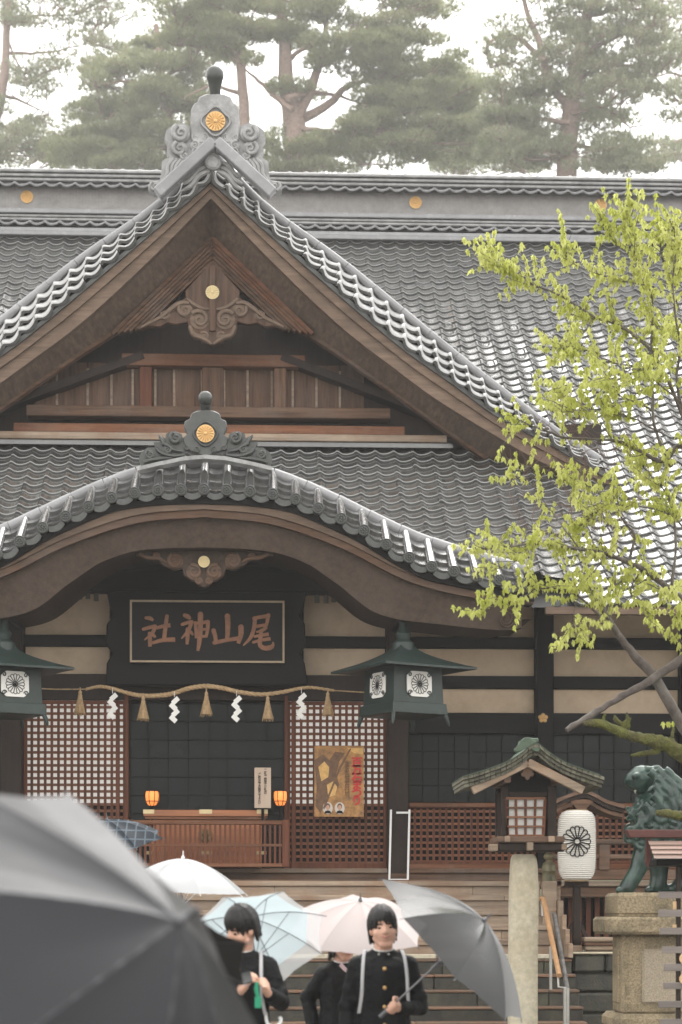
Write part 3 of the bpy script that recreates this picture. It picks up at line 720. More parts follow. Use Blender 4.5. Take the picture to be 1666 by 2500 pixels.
# lattice doors
def lattice(name, px0, px1, py0, py1, Y, pitch_x, pitch_y, bw, par, mz=M_REDZ, mx=M_REDX):
    X0, X1, Z0, Z1 = fx(px0, Y), fx(px1, Y), fz(py1, Y), fz(py0, Y)
    g = MB().bb(X0-.02, X0+.03, Y-.03, Y+.03, Z0, Z1).bb(X1-.03, X1+.02, Y-.03, Y+.03, Z0, Z1).bb(X0+.03, X1-.03, Y-.03, Y+.03, Z1-.05, Z1).bb(X0+.03, X1-.03, Y-.03, Y+.03, Z0, Z0+.09).build(name, mz, par, bevel=.005)
    nx = max(1, round((X1-X0)/pitch_x)); ny = max(1, round((Z1-Z0)/pitch_y))
    vb = MB().bb(-bw/2, bw/2, -.02, .01, 0, Z1-Z0).mesh('bar', mz); hb = MB().bb(0, X1-X0, -.008, .018, -bw/2, bw/2).mesh('bar', mx)
    for i in range(1, nx): place('lattice_bar', vb, g, Matrix.Translation((X0+(X1-X0)*i/nx, Y, Z0)))
    for i in range(1, ny): place('lattice_bar', hb, g, Matrix.Translation((X0, Y, Z0+(Z1-Z0)*i/ny)))
    return g
BP = .0955
def shoji(px0, px1, side):
    d = lattice('lattice_door', px0, px1, 1712, 2122, 29.93, BP, BP, .038, hall)
    X0, X1 = fx(px0, 29.97), fx(px1, 29.97)
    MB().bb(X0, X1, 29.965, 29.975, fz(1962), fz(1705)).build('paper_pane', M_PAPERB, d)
    MB().bb(X0, X1, 29.965, 29.975, fz(2122), fz(1963)).build('back_board', M_DARK, d)
    xs_ = (283, 292) if side < 0 else (712, 721)
    MB().bb(fx(xs_[0], 29.9), fx(xs_[1], 29.9), 29.89, 29.955, fz(2122), fz(1712)).build('stile', M_REDZ, d, bevel=.005)
    MB().bb(X0, X1, 29.9, 29.955, fz(1992), fz(1962)).build('mid_rail', M_REDX, d, bevel=.004) if 0 else None
M_PAPERB = sheet('added_glow_paper', (.8, .79, .77), .25, rough=.8); M_PAPERB.node_tree.nodes['Principled BSDF'].inputs['Emission Color'].default_value = (1, .97, .93, 1); M_PAPERB.node_tree.nodes['Principled BSDF'].inputs['Emission Strength'].default_value = .12  # emission added so the panes look lit from behind
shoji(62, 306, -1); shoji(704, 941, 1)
for a, b in ((306, 316), (694, 704)): fbox('door_post', a, b, 1700, 2122, M_REDZ, 29.84, 30.0, hall)
# lattice breast screens of the side bays
lattice('lattice_screen', 998, 1304, 1964, 2118, 29.8, .093, .095, .034, hall)
lattice('lattice_screen', 1350, 1660, 1964, 2118, 29.8, .093, .095, .034, hall); lattice('lattice_screen', -266, 4, 1964, 2118, 29.8, .093, .095, .034, hall)
for a, b in ((998, 1304), (1350, 1660), (-266, 4)):
    fbox('screen_rail', a-2, b+2, 1961, 1972, M_REDX, 29.72, 29.84, hall); fbox('screen_rail', a-2, b+2, 2110, 2122, M_REDX, 29.72, 29.84, hall)
    fbox('screen_back', a, b, 1966, 2118, M_DARK, 29.86, 29.88, hall)
# sills and floor
Zf = fz(2150)
for (x0, x1, y0, y1, m, d) in ((60, 943, 2121, 2133, M_STEPW, 29.62), (-300, 1340, 2133, 2151, M_WOODX, 29.66), (995, 1340, 2121, 2133, M_WOODX, 29.62)):
    MB().bb(fx(x0), fx(x1), d, 30.1, fz(y1), fz(y0)).build('sill', m, hall, bevel=.012)
MB().bb(-8, 5.0, 28.7, 30.1, Zf-.12, Zf-.01).build('veranda_floor', M_WOODX, hall, bevel=.01)
# plum-blossom gilt stud on the side pillar
pl = MB(); c = pix(1325, 1754, 29.85)
pl = MB()
for k in range(5):
    a = math.pi/2 + 2*math.pi*k/5; pl.ball((.042*math.cos(a), 0, .042*math.sin(a)), (.034, .02, .034), 10, 6)
pl.ball((0, -.012, 0), (.018, .02, .018), 8, 6)
place('plum_stud', pl.mesh('plum', M_GOLD, 60), hall, Matrix.Translation((c.x, 29.79, c.z)))
# faint votive slips stuck high on the wall beside the sign
SL = MB().bb(-.035, .035, -.004, .004, -.1, .1).mesh('slip', mat('old_paper', (.13, .125, .11), rough=.9, var=.3, bump=0))
for i in range(5):
    p = pix(774+i*20+rng.uniform(-2, 2), 1455+rng.uniform(-8, 8), 29.98); place('votive_slip', SL, wall, Matrix.Translation((p.x, 29.92, p.z)))
for i in range(4):
    p = pix(176+i*20, 1452+rng.uniform(-6, 6), 29.98); place('votive_slip', SL, wall, Matrix.Translation((p.x, 29.92, p.z)))
# dark lintel and boards filling the porch opening above the sign
MB().bb(-2.6, 2.6, 29.7, 30.1, fz(1452), fz(1400)).build('lintel', M_DARK, hall, bevel=.02)

# ================================================================ NAME BOARD (尾山神社, read right to left)
NY = 29.3
def nz(x, y, Y=NY): return Z(x, y, 0, 1400, Y)
c = nz(952, 268)
nb = thing('name_board', (c.x, NY, c.z), 'dark wooden name board with a cream border and four brown brush characters', 'sign')
out = [(505, 95), (520, 165), (535, 200), (505, 240), (500, 330), (530, 375), (505, 420), (500, 520)]
outl = [(a-10, b) for a, b in out] + [(1415, 520), (1400, 420), (1380, 375), (1405, 330), (1400, 240), (1378, 200), (1395, 165), (1408, 95)]
P = [nz(a, b, NY+.3) for a, b in outl]
MB().prism([(p.x, p.z) for p in P], NY+.12, NY+.4).build('carved_frame', M_DARK, nb, bevel=.02)
a, b = nz(598, 122), nz(1308, 412)
M_BOARD = mat('board_black', (.010, .010, .010), spec=.2, rough=.6, var=.3, scale=3, grain='x', bump=.15)
MB().bb(a.x, b.x, NY, NY+.11, b.z, a.z).build('board', M_BOARD, nb, bevel=.01)
M_TRIM = mat('cream_trim', (.40, .31, .21), rough=.6, var=.15)
t = .028
MB().bb(a.x, b.x, NY-.02, NY-.002, a.z-t, a.z).build('border_strip', M_TRIM, nb); MB().bb(a.x, b.x, NY-.02, NY-.002, b.z, b.z+t).build('border_strip', M_TRIM, nb)
MB().bb(a.x, a.x+t, NY-.02, NY-.002, b.z+t, a.z-t).build('border_strip', M_TRIM, nb); MB().bb(b.x-t, b.x, NY-.02, NY-.002, b.z+t, a.z-t).build('border_strip', M_TRIM, nb)
M_INK = mat('copper_lettering', (.29, .135, .075), rough=.6, var=.3, scale=8, bump=.1)
CH = {'oyama_first': 0}
strokes = [
 [[(1168, 206, 8), (1205, 199, 8), (1236, 196, 10)], [(1234, 192, 9), (1230, 215, 8), (1224, 240, 7)], [(1178, 243, 7), (1226, 236, 7)], [(1172, 205, 9), (1168, 250, 9), (1152, 295, 8), (1118, 332, 3)],
  [(1222, 250, 8), (1205, 262, 7), (1178, 270, 4)], [(1172, 290, 6), (1205, 283, 7), (1236, 279, 8)], [(1165, 316, 6), (1205, 306, 7), (1244, 300, 8)], [(1202, 262, 8), (1196, 305, 9), (1196, 330, 10), (1215, 343, 10), (1245, 340, 11), (1256, 326, 6), (1254, 314, 3)]],
 [[(1046, 196, 12), (1048, 240, 11), (1045, 304, 9)], [(982, 262, 10), (990, 290, 9), (994, 318, 9)], [(986, 318, 9), (1035, 308, 8), (1096, 298, 9)], [(1108, 246, 12), (1108, 280, 11), (1096, 322, 8)]],
 [[(850, 192, 9), (866, 200, 10), (876, 210, 5)], [(838, 234, 7), (862, 226, 8), (884, 222, 8)], [(882, 222, 8), (866, 262, 8), (834, 300, 3)], [(862, 256, 8), (863, 290, 9), (860, 326, 6)], [(868, 262, 6), (880, 272, 7), (888, 284, 4)],
  [(898, 226, 7), (901, 262, 7), (902, 298, 6)], [(898, 230, 7), (930, 226, 7), (956, 222, 9)], [(956, 222, 9), (955, 255, 8), (948, 294, 6)], [(902, 260, 6), (950, 256, 6)], [(902, 292, 6), (948, 288, 6)], [(922, 188, 12), (921, 250, 11), (917, 310, 10), (910, 356, 6)]],
 [[(672, 204, 7), (690, 206, 9), (706, 216, 5)], [(660, 256, 7), (688, 248, 8), (716, 242, 8)], [(714, 243, 8), (700, 275, 8), (664, 306, 3)], [(688, 276, 8), (690, 306, 9), (690, 336, 8)], [(696, 278, 6), (708, 286, 7), (716, 294, 4)],
  [(722, 250, 7), (752, 242, 8), (784, 238, 9)], [(768, 196, 8), (762, 240, 9), (754, 308, 9)], [(704, 318, 7), (750, 306, 9), (806, 304, 10)]]]
for chs in strokes:
    m = MB()
    for st_ in chs:
        P = [nz(x, y, NY-.004) for x, y, w in st_]; t = [i/(len(P)-1) for i in range(len(P))]
        pts = []; rr = []
        for i in range(12):
            u = i/11; pts.append(Vector([hermite(t, [p[k] for p in P], u) for k in range(3)])); rr.append(hermite(t, [w for x, y, w in st_], u)*sc(NY)/1.882*1.08)
        m.tube(pts, rr, 8, .22)
        m.ball(pts[0], (rr[0], rr[0]*.22, rr[0]), 8, 6)
    m.build('character', M_INK, nb, 60)

# ================================================================ ROPE, TASSELS, PAPER STREAMERS
RY = 28.95
path = [(395, 532), (430, 524), (465, 520), (520, 530), (600, 553), (660, 562), (720, 562), (790, 553), (870, 528), (950, 518), (1030, 528), (1100, 545), (1200, 556), (1300, 545), (1380, 528), (1440, 525), (1535, 538)]
P = [nz(a, b, RY) for a, b in path]; tt = [i/(len(P)-1) for i in range(len(P))]
cp = lambda u: Vector([hermite(tt, [p[k] for p in P], u) for k in range(3)])
rope = thing('straw_rope', (0, RY, P[8].z), 'twisted straw rope slung across the entrance below the name board', 'rope')
m_str = mat('straw', (.42, .29, .16), rough=.8, var=.3, scale=20, bump=.5)
rm = MB(); NP = 150
for ph in (0, 2.09, 4.19):
    pts = []; rr = []
    for i in range(NP+1):
        u = i/NP; fat = .55+.45*math.sin(math.pi*u)
        a = ph + u*2*math.pi*21; o = Vector((0, math.cos(a), math.sin(a)))*0.019*fat
        pts.append(cp(u)+o); rr.append(.020*fat)
    rm.tube(pts, rr, 6)
rm.build('twisted_strands', m_str, rope, 60)
rt = MB()
a0, a1 = nz(120, 526, RY), P[0]; rt.tube([a0, (a0+a1)/2-Vector((0, 0, .01)), a1], .009, 6); rt.tube([P[-1], nz(1700, 548, RY)], .009, 6); rt.build('tail_cord', m_str, rope, 60)
def tassel_mesh(seed):
    r = random.Random(seed); m = MB()
    m.lathe([(.02, .0), (.026, -.02), (.022, -.05), (.03, -.06), (.031, -.08), (.026, -.09), (.04, -.16), (.062, -.26), (.075, -.32)], 14)
    m.tube([(0, 0, .05), (0, 0, 0)], .01, 6)
    for i in range(60):
        a = r.uniform(0, 6.28); q = r.uniform(.6, 1.08); L = r.uniform(.3, .36)
        m.tube([(.024*math.cos(a), .024*math.sin(a), -.08), (.05*q*math.cos(a), .05*q*math.sin(a), -.2), (.085*q*math.cos(a), .085*q*math.sin(a), -L)], [.006, .006, .003], 4)
    return m.mesh('tassel', m_str, 60)
tl = ['straw tassel at the left end of the rope beside the left lantern', 'straw tassel between the two leftmost paper streamers', 'middle straw tassel hanging below the centre of the name board', 'straw tassel between the two rightmost paper streamers', 'straw tassel at the right end of the rope before the poster door']
for i, (x, y) in enumerate(((369, 540), (659, 566), (949, 545), (1231, 567), (1507, 548))):
    p = nz(x, y, RY-.03); o = place('straw_tassel', tassel_mesh(i), None, Matrix.Translation(p) @ Matrix.Scale(.98, 4)); tag(o, tl[i], 'tassel', 'tassels hanging from the rope')
def shide_mesh():
    m = MB(); hw, hh = .064, .066
    for k in range(4):
        cx_ = .016 if k % 2 == 0 else -.016; cz_ = -.07-.088*k; y = -.004*k; s = 1 if k % 2 == 0 else -1
        p = [Vector((cx_+s*.02, y, cz_+hh)), Vector((cx_+hw, y-.004*s, cz_+.012*s)), Vector((cx_-s*.02, y, cz_-hh)), Vector((cx_-hw, y+.004*s, cz_-.012*s))]
        q = [v+Vector((0, .003, 0)) for v in p]
        m.add(p+q, [(0, 1, 2, 3), (4, 5, 6, 7), (0, 1, 5, 4), (1, 2, 6, 5), (2, 3, 7, 6), (3, 0, 4, 7)])
    m.bb(-.004, .004, -.004, .004, -.02, .06); return m.mesh('shide', M_PAPER)
SH = shide_mesh()
sl_ = ['zigzag white paper streamer before the left lattice door', 'zigzag white paper streamer left of the middle tassel', 'zigzag white paper streamer right of the middle tassel', 'zigzag white paper streamer before the right lattice door']
for i, (x, y) in enumerate(((518, 545), (802, 562), (1088, 558), (1386, 545))):
    p = nz(x, y, RY-.05); o = place('paper_streamer', SH, None, Matrix.Translation(p) @ Matrix.Diagonal((.98, 1, .98, 1))); tag(o, sl_[i], 'paper streamer', 'paper streamers on the rope')

# ================================================================ OFFERING BOX, RAIL, LAMPS, NOTICE, POSTER
def nq(x, y, Y): return Z(x, y, 0, 1875, Y)
OY = 29.25
c = nq(945, 420, OY); ob = thing('offering_box', (c.x, OY+.3, fz(2135)), 'wide reddish wooden offering box with brass corner plates behind the slatted rail', 'offering box')
a, b = nq(660, 192, OY), nq(1230, 236, OY)
M_BOX = mat('orange_wood', (.36, .14, .06), rough=.5, var=.3, scale=3, grain='x', bump=.15)
MB().bb(a.x, b.x, OY, OY+.6, b.z+.04, a.z).build('lid', M_BOX, ob, bevel=.008)
MB().bb(a.x+.02, b.x-.02, OY+.02, OY+.58, b.z, b.z+.039).build('lid_moulding', M_REDX, ob, bevel=.006)
d = nq(1230, 420, OY); MB().bb(a.x+.08, b.x-.08, OY+.06, OY+.54, fz(2120), b.z-.002).build('body', M_BOX, ob, bevel=.006)
for (x0, x1) in ((660, 708), (918, 974), (1182, 1230)):
    p, q = nq(x0, 192, OY), nq(x1, 210, OY); MB().bb(p.x-.004, q.x+.004, OY-.008, OY+.06, q.z, p.z+.004).build('brass_plate', M_BRASS, ob)
for (x0, x1, y0, y1) in ((665, 700, 382, 397), (920, 976, 382, 397), (1180, 1225, 382, 397), (925, 965, 248, 262)):
    p, q = nq(x0, y0, OY+.05), nq(x1, y1, OY+.05); MB().bb(p.x, q.x, OY+.045, OY+.058, q.z, p.z).build('brass_plate', M_BRASS, ob)
cm = MB(); p = nq(945, 312, OY+.04)
for k in range(6):
    an = math.pi/2+k*math.pi/3; cm.ball((p.x+.07*math.cos(an), OY+.045, p.z+.07*math.sin(an)), (.04, .015, .04), 10, 6)
cm.ball((p.x, OY+.04, p.z), (.04, .02, .04), 10, 6); cm.build('plum_emblem', mat('aged_brass', (.2, .15, .07), rough=.5, metal=.4), ob, 60)
# slatted rail in front
SY = 28.85
p0, p1 = nq(590, 240, SY), nq(1320, 455, SY)
sr = thing('slatted_rail', ((p0.x+p1.x)/2, SY, p1.z), 'low reddish slatted wooden rail in front of the offering box', 'railing')
MB().bb(p0.x, p1.x, SY-.04, SY+.04, p0.z-.06, p0.z).build('top_rail', M_REDX, sr, bevel=.008)
MB().bb(p0.x, p1.x, SY-.03, SY+.03, nq(0, 352, SY).z-.02, nq(0, 352, SY).z+.015).build('mid_rail', M_REDX, sr)
MB().bb(p0.x, p1.x, SY-.04, SY+.04, p1.z, p1.z+.05).build('bottom_rail', M_REDX, sr, bevel=.006)
vb = MB().bb(-.016, .016, -.02, .02, p1.z+.05, p0.z-.06).mesh('slat', M_REDZ)
n = 31
for i in range(n+1):
    place('slat', vb, sr, Matrix.Translation((p0.x+.03+(p1.x-p0.x-.06)*i/n, SY+rng.uniform(-.003, .003), 0)))
for x in (p0.x+.02, p1.x-.02): MB().bb(x-.05, x+.05, SY-.05, SY+.05, p1.z, p0.z+.01).build('rail_post', M_REDZ, sr, bevel=.008)
# two small lit globe lamps
M_LAMP = glow('lamp_paper', (1, .30, .07), .3)
for (x, lab) in ((700, 'small round lit paper lamp left of the offering box'), (1289, 'small round lit paper lamp at the right, behind the notice')):
    p = nq(x, 142, 29.3); L = thing('globe_lamp', (p.x, 29.3, p.z-.2), lab, 'lamp', 'lit lamps by the offering box')
    m = MB().lathe([(.03, -.1), (.065, -.09), (.095, -.035), (.103, .03), (.1, .09), (.085, .115)], 20, p); m.build('lamp_shade', M_LAMP, L, 60)
    r = MB()
    for k in range(8):
        a = 2*math.pi*(k+.5)/8; r.tube([p+Vector((q*math.cos(a), q*math.sin(a), h)) for q, h in ((.032, -.1), (.067, -.09), (.098, -.035), (.106, .03), (.103, .09), (.088, .115))], .005, 5)
    for h, q in ((-.035, .099), (.112, .09)): r.tube([p+Vector((q*math.cos(t), q*math.sin(t), h)) for t in [2*math.pi*i/20 for i in range(21)]], .006, 5)
    r.build('lamp_ribs', M_BLACKP, L, 60)
    MB().lathe([(.014, -.5), (.014, -.1), (.035, -.098), (.03, -.115), (.02, -.12)], 10, p).build('lamp_stem', M_DARK, L, 60)
# notice
NYY = 29.15
p0, p1 = nz(1170, 892, NYY), nz(1246, 1078, NYY)
M_PALEW = mat('pale_board', (.5, .39, .3), rough=.7, var=.1, scale=3, grain='z', bump=.1)
nt_ = thing('notice_board', ((p0.x+p1.x)/2, NYY, p1.z), 'narrow pale wooden notice with vertical handwriting beside the right lamp', 'notice')
MB().bb(p0.x, p1.x, NYY, NYY+.03, p1.z, p0.z).build('board', M_PALEW, nt_, bevel=.004)
MB().bb((p0.x+p1.x)/2-.02, (p0.x+p1.x)/2+.02, NYY+.03, NYY+.06, p1.z-.25, p1.z+.3).build('stake', M_DARK, nt_)
def vtext(s, px_, z0, z1, y, m, par, name, size, bold=0, sx=1):
    n = len(s); size = (z0-z1)/n*.98; me = text_mesh('\n'.join(s), size, .002, bold*size, .72); 
    me.transform(UPRIGHT); v = [q.co.z for q in me.vertices]; cz = (max(v)+min(v))/2; k = (z0-z1)/(max(v)-min(v))
    vx = [q.co.x for q in me.vertices]; cx_ = (max(vx)+min(vx))/2
    me.transform(Matrix.Translation((px_, y, (z0+z1)/2)) @ Matrix.Diagonal((sx, 1, k, 1)) @ Matrix.Translation((-cx_, 0, -cz)))
    me.transform(Matrix.Translation(-WL(par))); me.materials.clear(); me.materials.append(m); return link(name, me, par)
W_ = p1.x-p0.x; H_ = p0.z-p1.z
vtext('二礼二拍手一礼の', p0.x+W_*.66, p0.z-.03*H_, p0.z-.66*H_, NYY-.004, M_BLACKP, nt_, 'lettering', 0, .012)
vtext('ご作法でお参り下さい', p0.x+W_*.3, p0.z-.12*H_, p0.z-.9*H_, NYY-.004, M_BLACKP, nt_, 'lettering', 0, .012)
# poster
PY = 29.72
def pq(x, y): return Z(x, y, 833, 1400, PY) if 0 else pix(x, y, PY)
a, b = pq(768, 1821), pq(889, 1994)
po_ = thing('festival_poster', ((a.x+b.x)/2, PY, b.z), 'orange and gold festival poster with red brush lettering on the right lattice door', 'poster')
m_post = mat('poster_print', (.42, .21, .06), rough=.45, var=.6, scale=6, bump=0, stain=(.12, .06, .03), stain_s=5, stain_w=.8)
MB().bb(a.x, b.x, PY, PY+.006, b.z, a.z).build('sheet', m_post, po_)
WP, HP = b.x-a.x, a.z-b.z
def pp_(u, v, d=.002): return Vector((a.x+u*WP, PY-d, a.z-v*HP))
def blob(pts, m, name, d=.003):
    P = [pp_(u, v) for u, v in pts]; MB().prism([(p.x, p.z) for p in P], PY-d, PY-.0005).build(name, m, po_)
m_pd = mat('poster_brown', (.15, .075, .035), rough=.5, var=.4, scale=14, bump=0); m_pg = mat('poster_gold', (.66, .4, .13), rough=.5, var=.3, scale=12, bump=0); m_pr = mat('poster_red', (.55, .03, .025), rough=.5, var=.1, bump=0)
blob([(.0, .2), (.18, .12), (.3, .2), (.42, .08), (.62, .1), (.5, .22), (.44, .4), (.5, .55), (.42, .68), (.3, .7), (.22, .82), (.12, .95), (.02, .85), (.05, .6)], m_pd, 'printed_figure')
blob([(.08, .3), (.2, .22), (.3, .3), (.28, .44), (.14, .5)], m_pg, 'printed_figure', .005)
blob([(.25, .55), (.38, .5), (.46, .58), (.42, .7), (.28, .72)], m_pg, 'printed_figure', .005)
blob([(.50, .3), (.72, .03), (.74, .045), (.52, .34), (.2, .9), (.17, .88)], m_pd, 'printed_spear', .006)
blob([(.66, .03), (.98, .03), (.98, .12), (.8, .1)], m_pg, 'printed_gold', .004)
vtext('百万石まつり', a.x+WP*.85, a.z-.16*HP, a.z-.84*HP, PY-.008, m_pr, po_, 'lettering', 0, .04, 1.35)
vtext('金沢百万石行列', a.x+WP*.66, a.z-.2*HP, a.z-.74*HP, PY-.008, m_pd, po_, 'small_lettering', 0, .0)
m_sk = mat('print_skin', (.55, .32, .22), rough=.5, var=.05, bump=0); m_wh = mat('print_white', (.6, .55, .5), rough=.5, var=.05, bump=0)
for cx_, hair in ((.27, m_pd), (.51, m_pd)):
    def ell(cu, cv, ru, rv, n=18): return [(cu+ru*math.cos(2*math.pi*i/n), cv+rv*math.sin(2*math.pi*i/n)) for i in range(n)]
    blob(ell(cx_, .88, .1, .085), m_wh, 'portrait', .005); blob(ell(cx_, .855, .05, .045), hair, 'portrait_hair', .0062); blob(ell(cx_, .872, .038, .036), m_sk, 'portrait_face', .007); blob([(cx_-.075, .955), (cx_-.05, .92), (cx_, .91), (cx_+.05, .92), (cx_+.075, .955)], M_BLACKP, 'portrait_coat', .0075)
# white frame leaning on the foot of the right pillar
wf = thing('notice_stand', (pix(972, 2147, 29.5).x, 29.5, pix(972, 2147, 29.5).z), 'thin white metal frame standing at the foot of the right pillar', 'stand')
M_WHITE = mat('white_enamel', (.75, .75, .74), rough=.4, var=.05, bump=.02)
q = lambda x, y, Y=29.5: pix(x, y, Y)
for (s, e) in (((955, 1977, 29.62), (951, 2148, 29.5)), ((1000, 1977, 29.62), (996, 2148, 29.5)), ((950, 2148, 29.5), (997, 2148, 29.5)), ((968, 1984, 29.62), (998, 1984, 29.62))):
    MB().bar(q(*s), q(*e), .028, .03, up=(0, 1, 0)).build('frame_bar', M_WHITE, wf)

# ================================================================ HANGING BRONZE LANTERNS
def bronze_lantern(px, label):
    LY = 27.75; base = pix(px, 1745, LY); rot = Matrix.Rotation(R(28), 4, 'Z')
    L = thing('hanging_lantern', base, label, 'lantern', 'bronze lanterns hanging at the porch')
    zz = lambda py: pix(px, py, LY).z; k = sc(LY); T = Matrix.Translation((base.x, base.y, 0))
    def sq(prof, name, m, seg=4, bev=.006):
        mb = MB(); vs = []
        for (hw, py) in prof: vs += [(-hw, -hw, zz(py)), (hw, -hw, zz(py)), (hw, hw, zz(py)), (-hw, hw, zz(py))]
        n = len(prof); fs = [(i*4+j, i*4+(j+1) % 4, (i+1)*4+(j+1) % 4, (i+1)*4+j) for i in range(n-1) for j in range(4)] + [(3, 2, 1, 0), (n*4-4, n*4-3, n*4-2, n*4-1)]
        mb.add([T @ rot @ Vector(v) for v in vs], fs); return mb.build(name, m, L, bevel=bev)
    sq([(.375, 1634), (.40, 1730)], 'body', M_BRONZE)
    sq([(.425, 1722), (.44, 1748), (.40, 1750)], 'base_rim', M_BRONZE)
    # flared roof with drooping corners
    mb = MB(); rws = []
    for t in [i/10 for i in range(11)]:
        hw = .1+.58*t; z0 = zz(1575+60*t**.62)
        ring = []
        for j in range(32):
            u = j/32*4; sd = int(u); f = u-sd; c = [(-1, -1), (1, -1), (1, 1), (-1, 1)]
            p, q_ = c[sd], c[(sd+1) % 4]; x, y = p[0]+(q_[0]-p[0])*f, p[1]+(q_[1]-p[1])*f
            lift = abs(2*f-1)**3*.05*t
            ring.append(T @ rot @ Vector((x*hw*(1+.06*abs(2*f-1)**3*t), y*hw*(1+.06*abs(2*f-1)**3*t), z0-0*lift)))
        rws.append(ring)
    low = [p-Vector((0, 0, .03)) for p in rws[-1]]; rws.append(low); rws.append([T @ rot @ Vector((0, 0, 0)) + (p-(T @ rot @ Vector((0, 0, 0))))*1.0 for p in [Vector((base.x+(q.x-base.x)*.3, base.y+(q.y-base.y)*.3, q.z+.1)) for q in low]])
    mb.grid(rws, close=True); mb.build('roof', M_BRONZE, L, 40)
    MB().lathe([(.16, zz(1590)), (.15, zz(1570)), (.09, zz(1562)), (.11, zz(1548)), (.06, zz(1535)), (.05, zz(1500)), (.03, zz(1498))], 16, (base.x, base.y, 0)).build('roof_finial', M_BRONZE, L, 40)
    MB().tube([(base.x, base.y, zz(1505)), (base.x, base.y, zz(1440))], .018, 8).build('hanging_rod', M_BRONZE, L)
    # curled feet
    for cx_, cy_ in ((-1, -1), (1, -1), (1, 1), (-1, 1)):
        pts = [T @ rot @ Vector((cx_*a, cy_*a, zz(py))) for a, py in ((.395, 1742), (.425, 1756), (.44, 1768), (.45, 1776))]
        MB().tube(pts, [.03, .03, .024, .01], 8).build('foot', M_BRONZE, L, 60)
    # white crest panes on two visible faces
    for ang in (0, -90):
        Mf = T @ Matrix.Rotation(R(28+ang), 4, 'Z') @ Matrix.Translation((0, -.405, zz(1677))) @ Matrix.Rotation(R(-1.5), 4, 'X')
        pts = []
        for i in range(48):
            t = 2*math.pi*i/48; r = .2*(1+.1*math.cos(4*t)); pts.append((max(-.195, min(.195, r*1.25*math.cos(t))), max(-.17, min(.17, r*1.1*math.sin(t)))))
        mb = MB().prism(pts, -.006, .01); me = mb.mesh('pane', M_PAPER); o = place('crest_pane', me, L, Mf)
        me2 = outline_crest(.135, .0075, 16, True); place('crest', me2, L, Mf @ Matrix.Translation((0, -.012, 0)))
        cm = MB().tube(spiral(0, 0, .035, 1.2, 0, 1, 14, .2, -.01), .008, 5).mesh('curl', M_BRONZE)
        for sx_ in (-1, 1):
            for sz_ in (-1, 1): place('corner_curl', cm, L, Mf @ Matrix.Translation((sx_*.155, 0, sz_*.12)) @ Matrix.Scale(sx_*sz_, 4, (1, 0, 0)))
    return L
def outline_crest(r, w, n=16, filled=False):
    mb = MB()
    for k in range(n):
        a = 2*math.pi*k/n; h = math.pi/n*.97
        pol = [(.2, -h*.9), (.5, -h*.96), (.8, -h), (.92, -h*.8), (.985, -h*.35), (.985, h*.35), (.92, h*.8), (.8, h), (.5, h*.96), (.2, h*.9)]
        P = [Vector((r*q*math.cos(a+t), 0, r*q*math.sin(a+t))) for q, t in pol]; mb.tube(P, w*.6, 4, .5)
    mb.tube([Vector((r*.19*math.cos(t), 0, r*.19*math.sin(t))) for t in [2*math.pi*i/20 for i in range(21)]], w*.7, 4, .5)
    if filled: mb.lathe([(r*.13, 0), (r*.1, .01), (.001, .012)], 12, M=Matrix.Rotation(R(90), 4, 'X'))
    return mb.mesh('outline', M_BLACKP)
bronze_lantern(985, 'dark green bronze lantern with white flower crests hanging right of the rope')
bronze_lantern(10, 'dark green bronze lantern with white flower crest hanging at the left picture edge')
# ================================================================ GROUND, STAIRS, WALLS
structure(MB().bb(-300, 300, -50, 600, -.3, 0).build('ground', M_GROUND))
zt = lambda py, Y: pix(800, py, Y).z
# timber stair
ws = thing('timber_stairs', (0, 27.9, 1.14), 'broad weathered timber steps below the shrine doors', 'stairs')
XL, XR = -7.0, pix(1335, 2200, 28).x
ly = [2151, 2186, 2222, 2258, 2295, 2330]
rr_ = random.Random(5)
for i in range(5):
    Yf = 28.62-.31*i; zt0 = zt(ly[i], Yf); zb0 = zt(ly[i+1], Yf-.0)
    x = XL
    while x < XR:
        L = rr_.uniform(.9, 2.6); x1 = min(XR, x+L)
        if XR-x1 < .4: x1 = XR
        MB().bb(x+.002, x1-.002, Yf-.035, Yf+.34, zt0-.072, zt0+rr_.uniform(-.003, .003)).build('tread', M_STEPW, ws, bevel=.008); x = x1
    x = XL
    while x < XR:
        L = rr_.uniform(1.4, 3.2); x1 = min(XR, x+L)
        if XR-x1 < .5: x1 = XR
        MB().bb(x+.002, x1-.002, Yf+rr_.uniform(0, .006), Yf+.05, zb0-.09, zt0-.074).build('riser', M_STEPW, ws, bevel=.006); x = x1
MB().bb(XL, XR, 27.02, 27.1, zt(2341, 27.02), zt(2330, 27.02)).build('stone_sill', M_STONEL, ws, bevel=.01)
# stone stair
ss = thing('stone_stairs', (0, 26, 0), 'dark mossy stone steps leading up to the timber steps', 'stairs')
XR2 = pix(1408, 2420, 26.6).x
ly = [2342, 2380, 2418, 2459, 2497, 2536]
for i in range(5):
    Yf = 26.98-.32*i; z1 = zt(ly[i], Yf); z0 = zt(ly[i+1], Yf)-.06 if i < 4 else 0
    x = -7.0 - rr_.uniform(0, .8)
    while x < XR2:
        L = rr_.uniform(.7, 1.5); x1 = min(XR2, x+L)
        if XR2-x1 < .35: x1 = XR2
        MB().bb(x+.004, x1-.004, Yf+rr_.uniform(-.006, .006), Yf+.36, z0, z1-.034).build('step_stone', M_STONED, ss, bevel=.012)
        MB().bb(x+.003, x1-.003, Yf-.014+rr_.uniform(-.004, .004), Yf+.36, z1-.033, z1+rr_.uniform(-.004, .004)).build('step_tread', M_NOSE, ss, bevel=.008); x = x1
MB().bb(-7.5, XR2, 27.25, 29.2, 0, 1.05).build('core', M_STONED, ss)
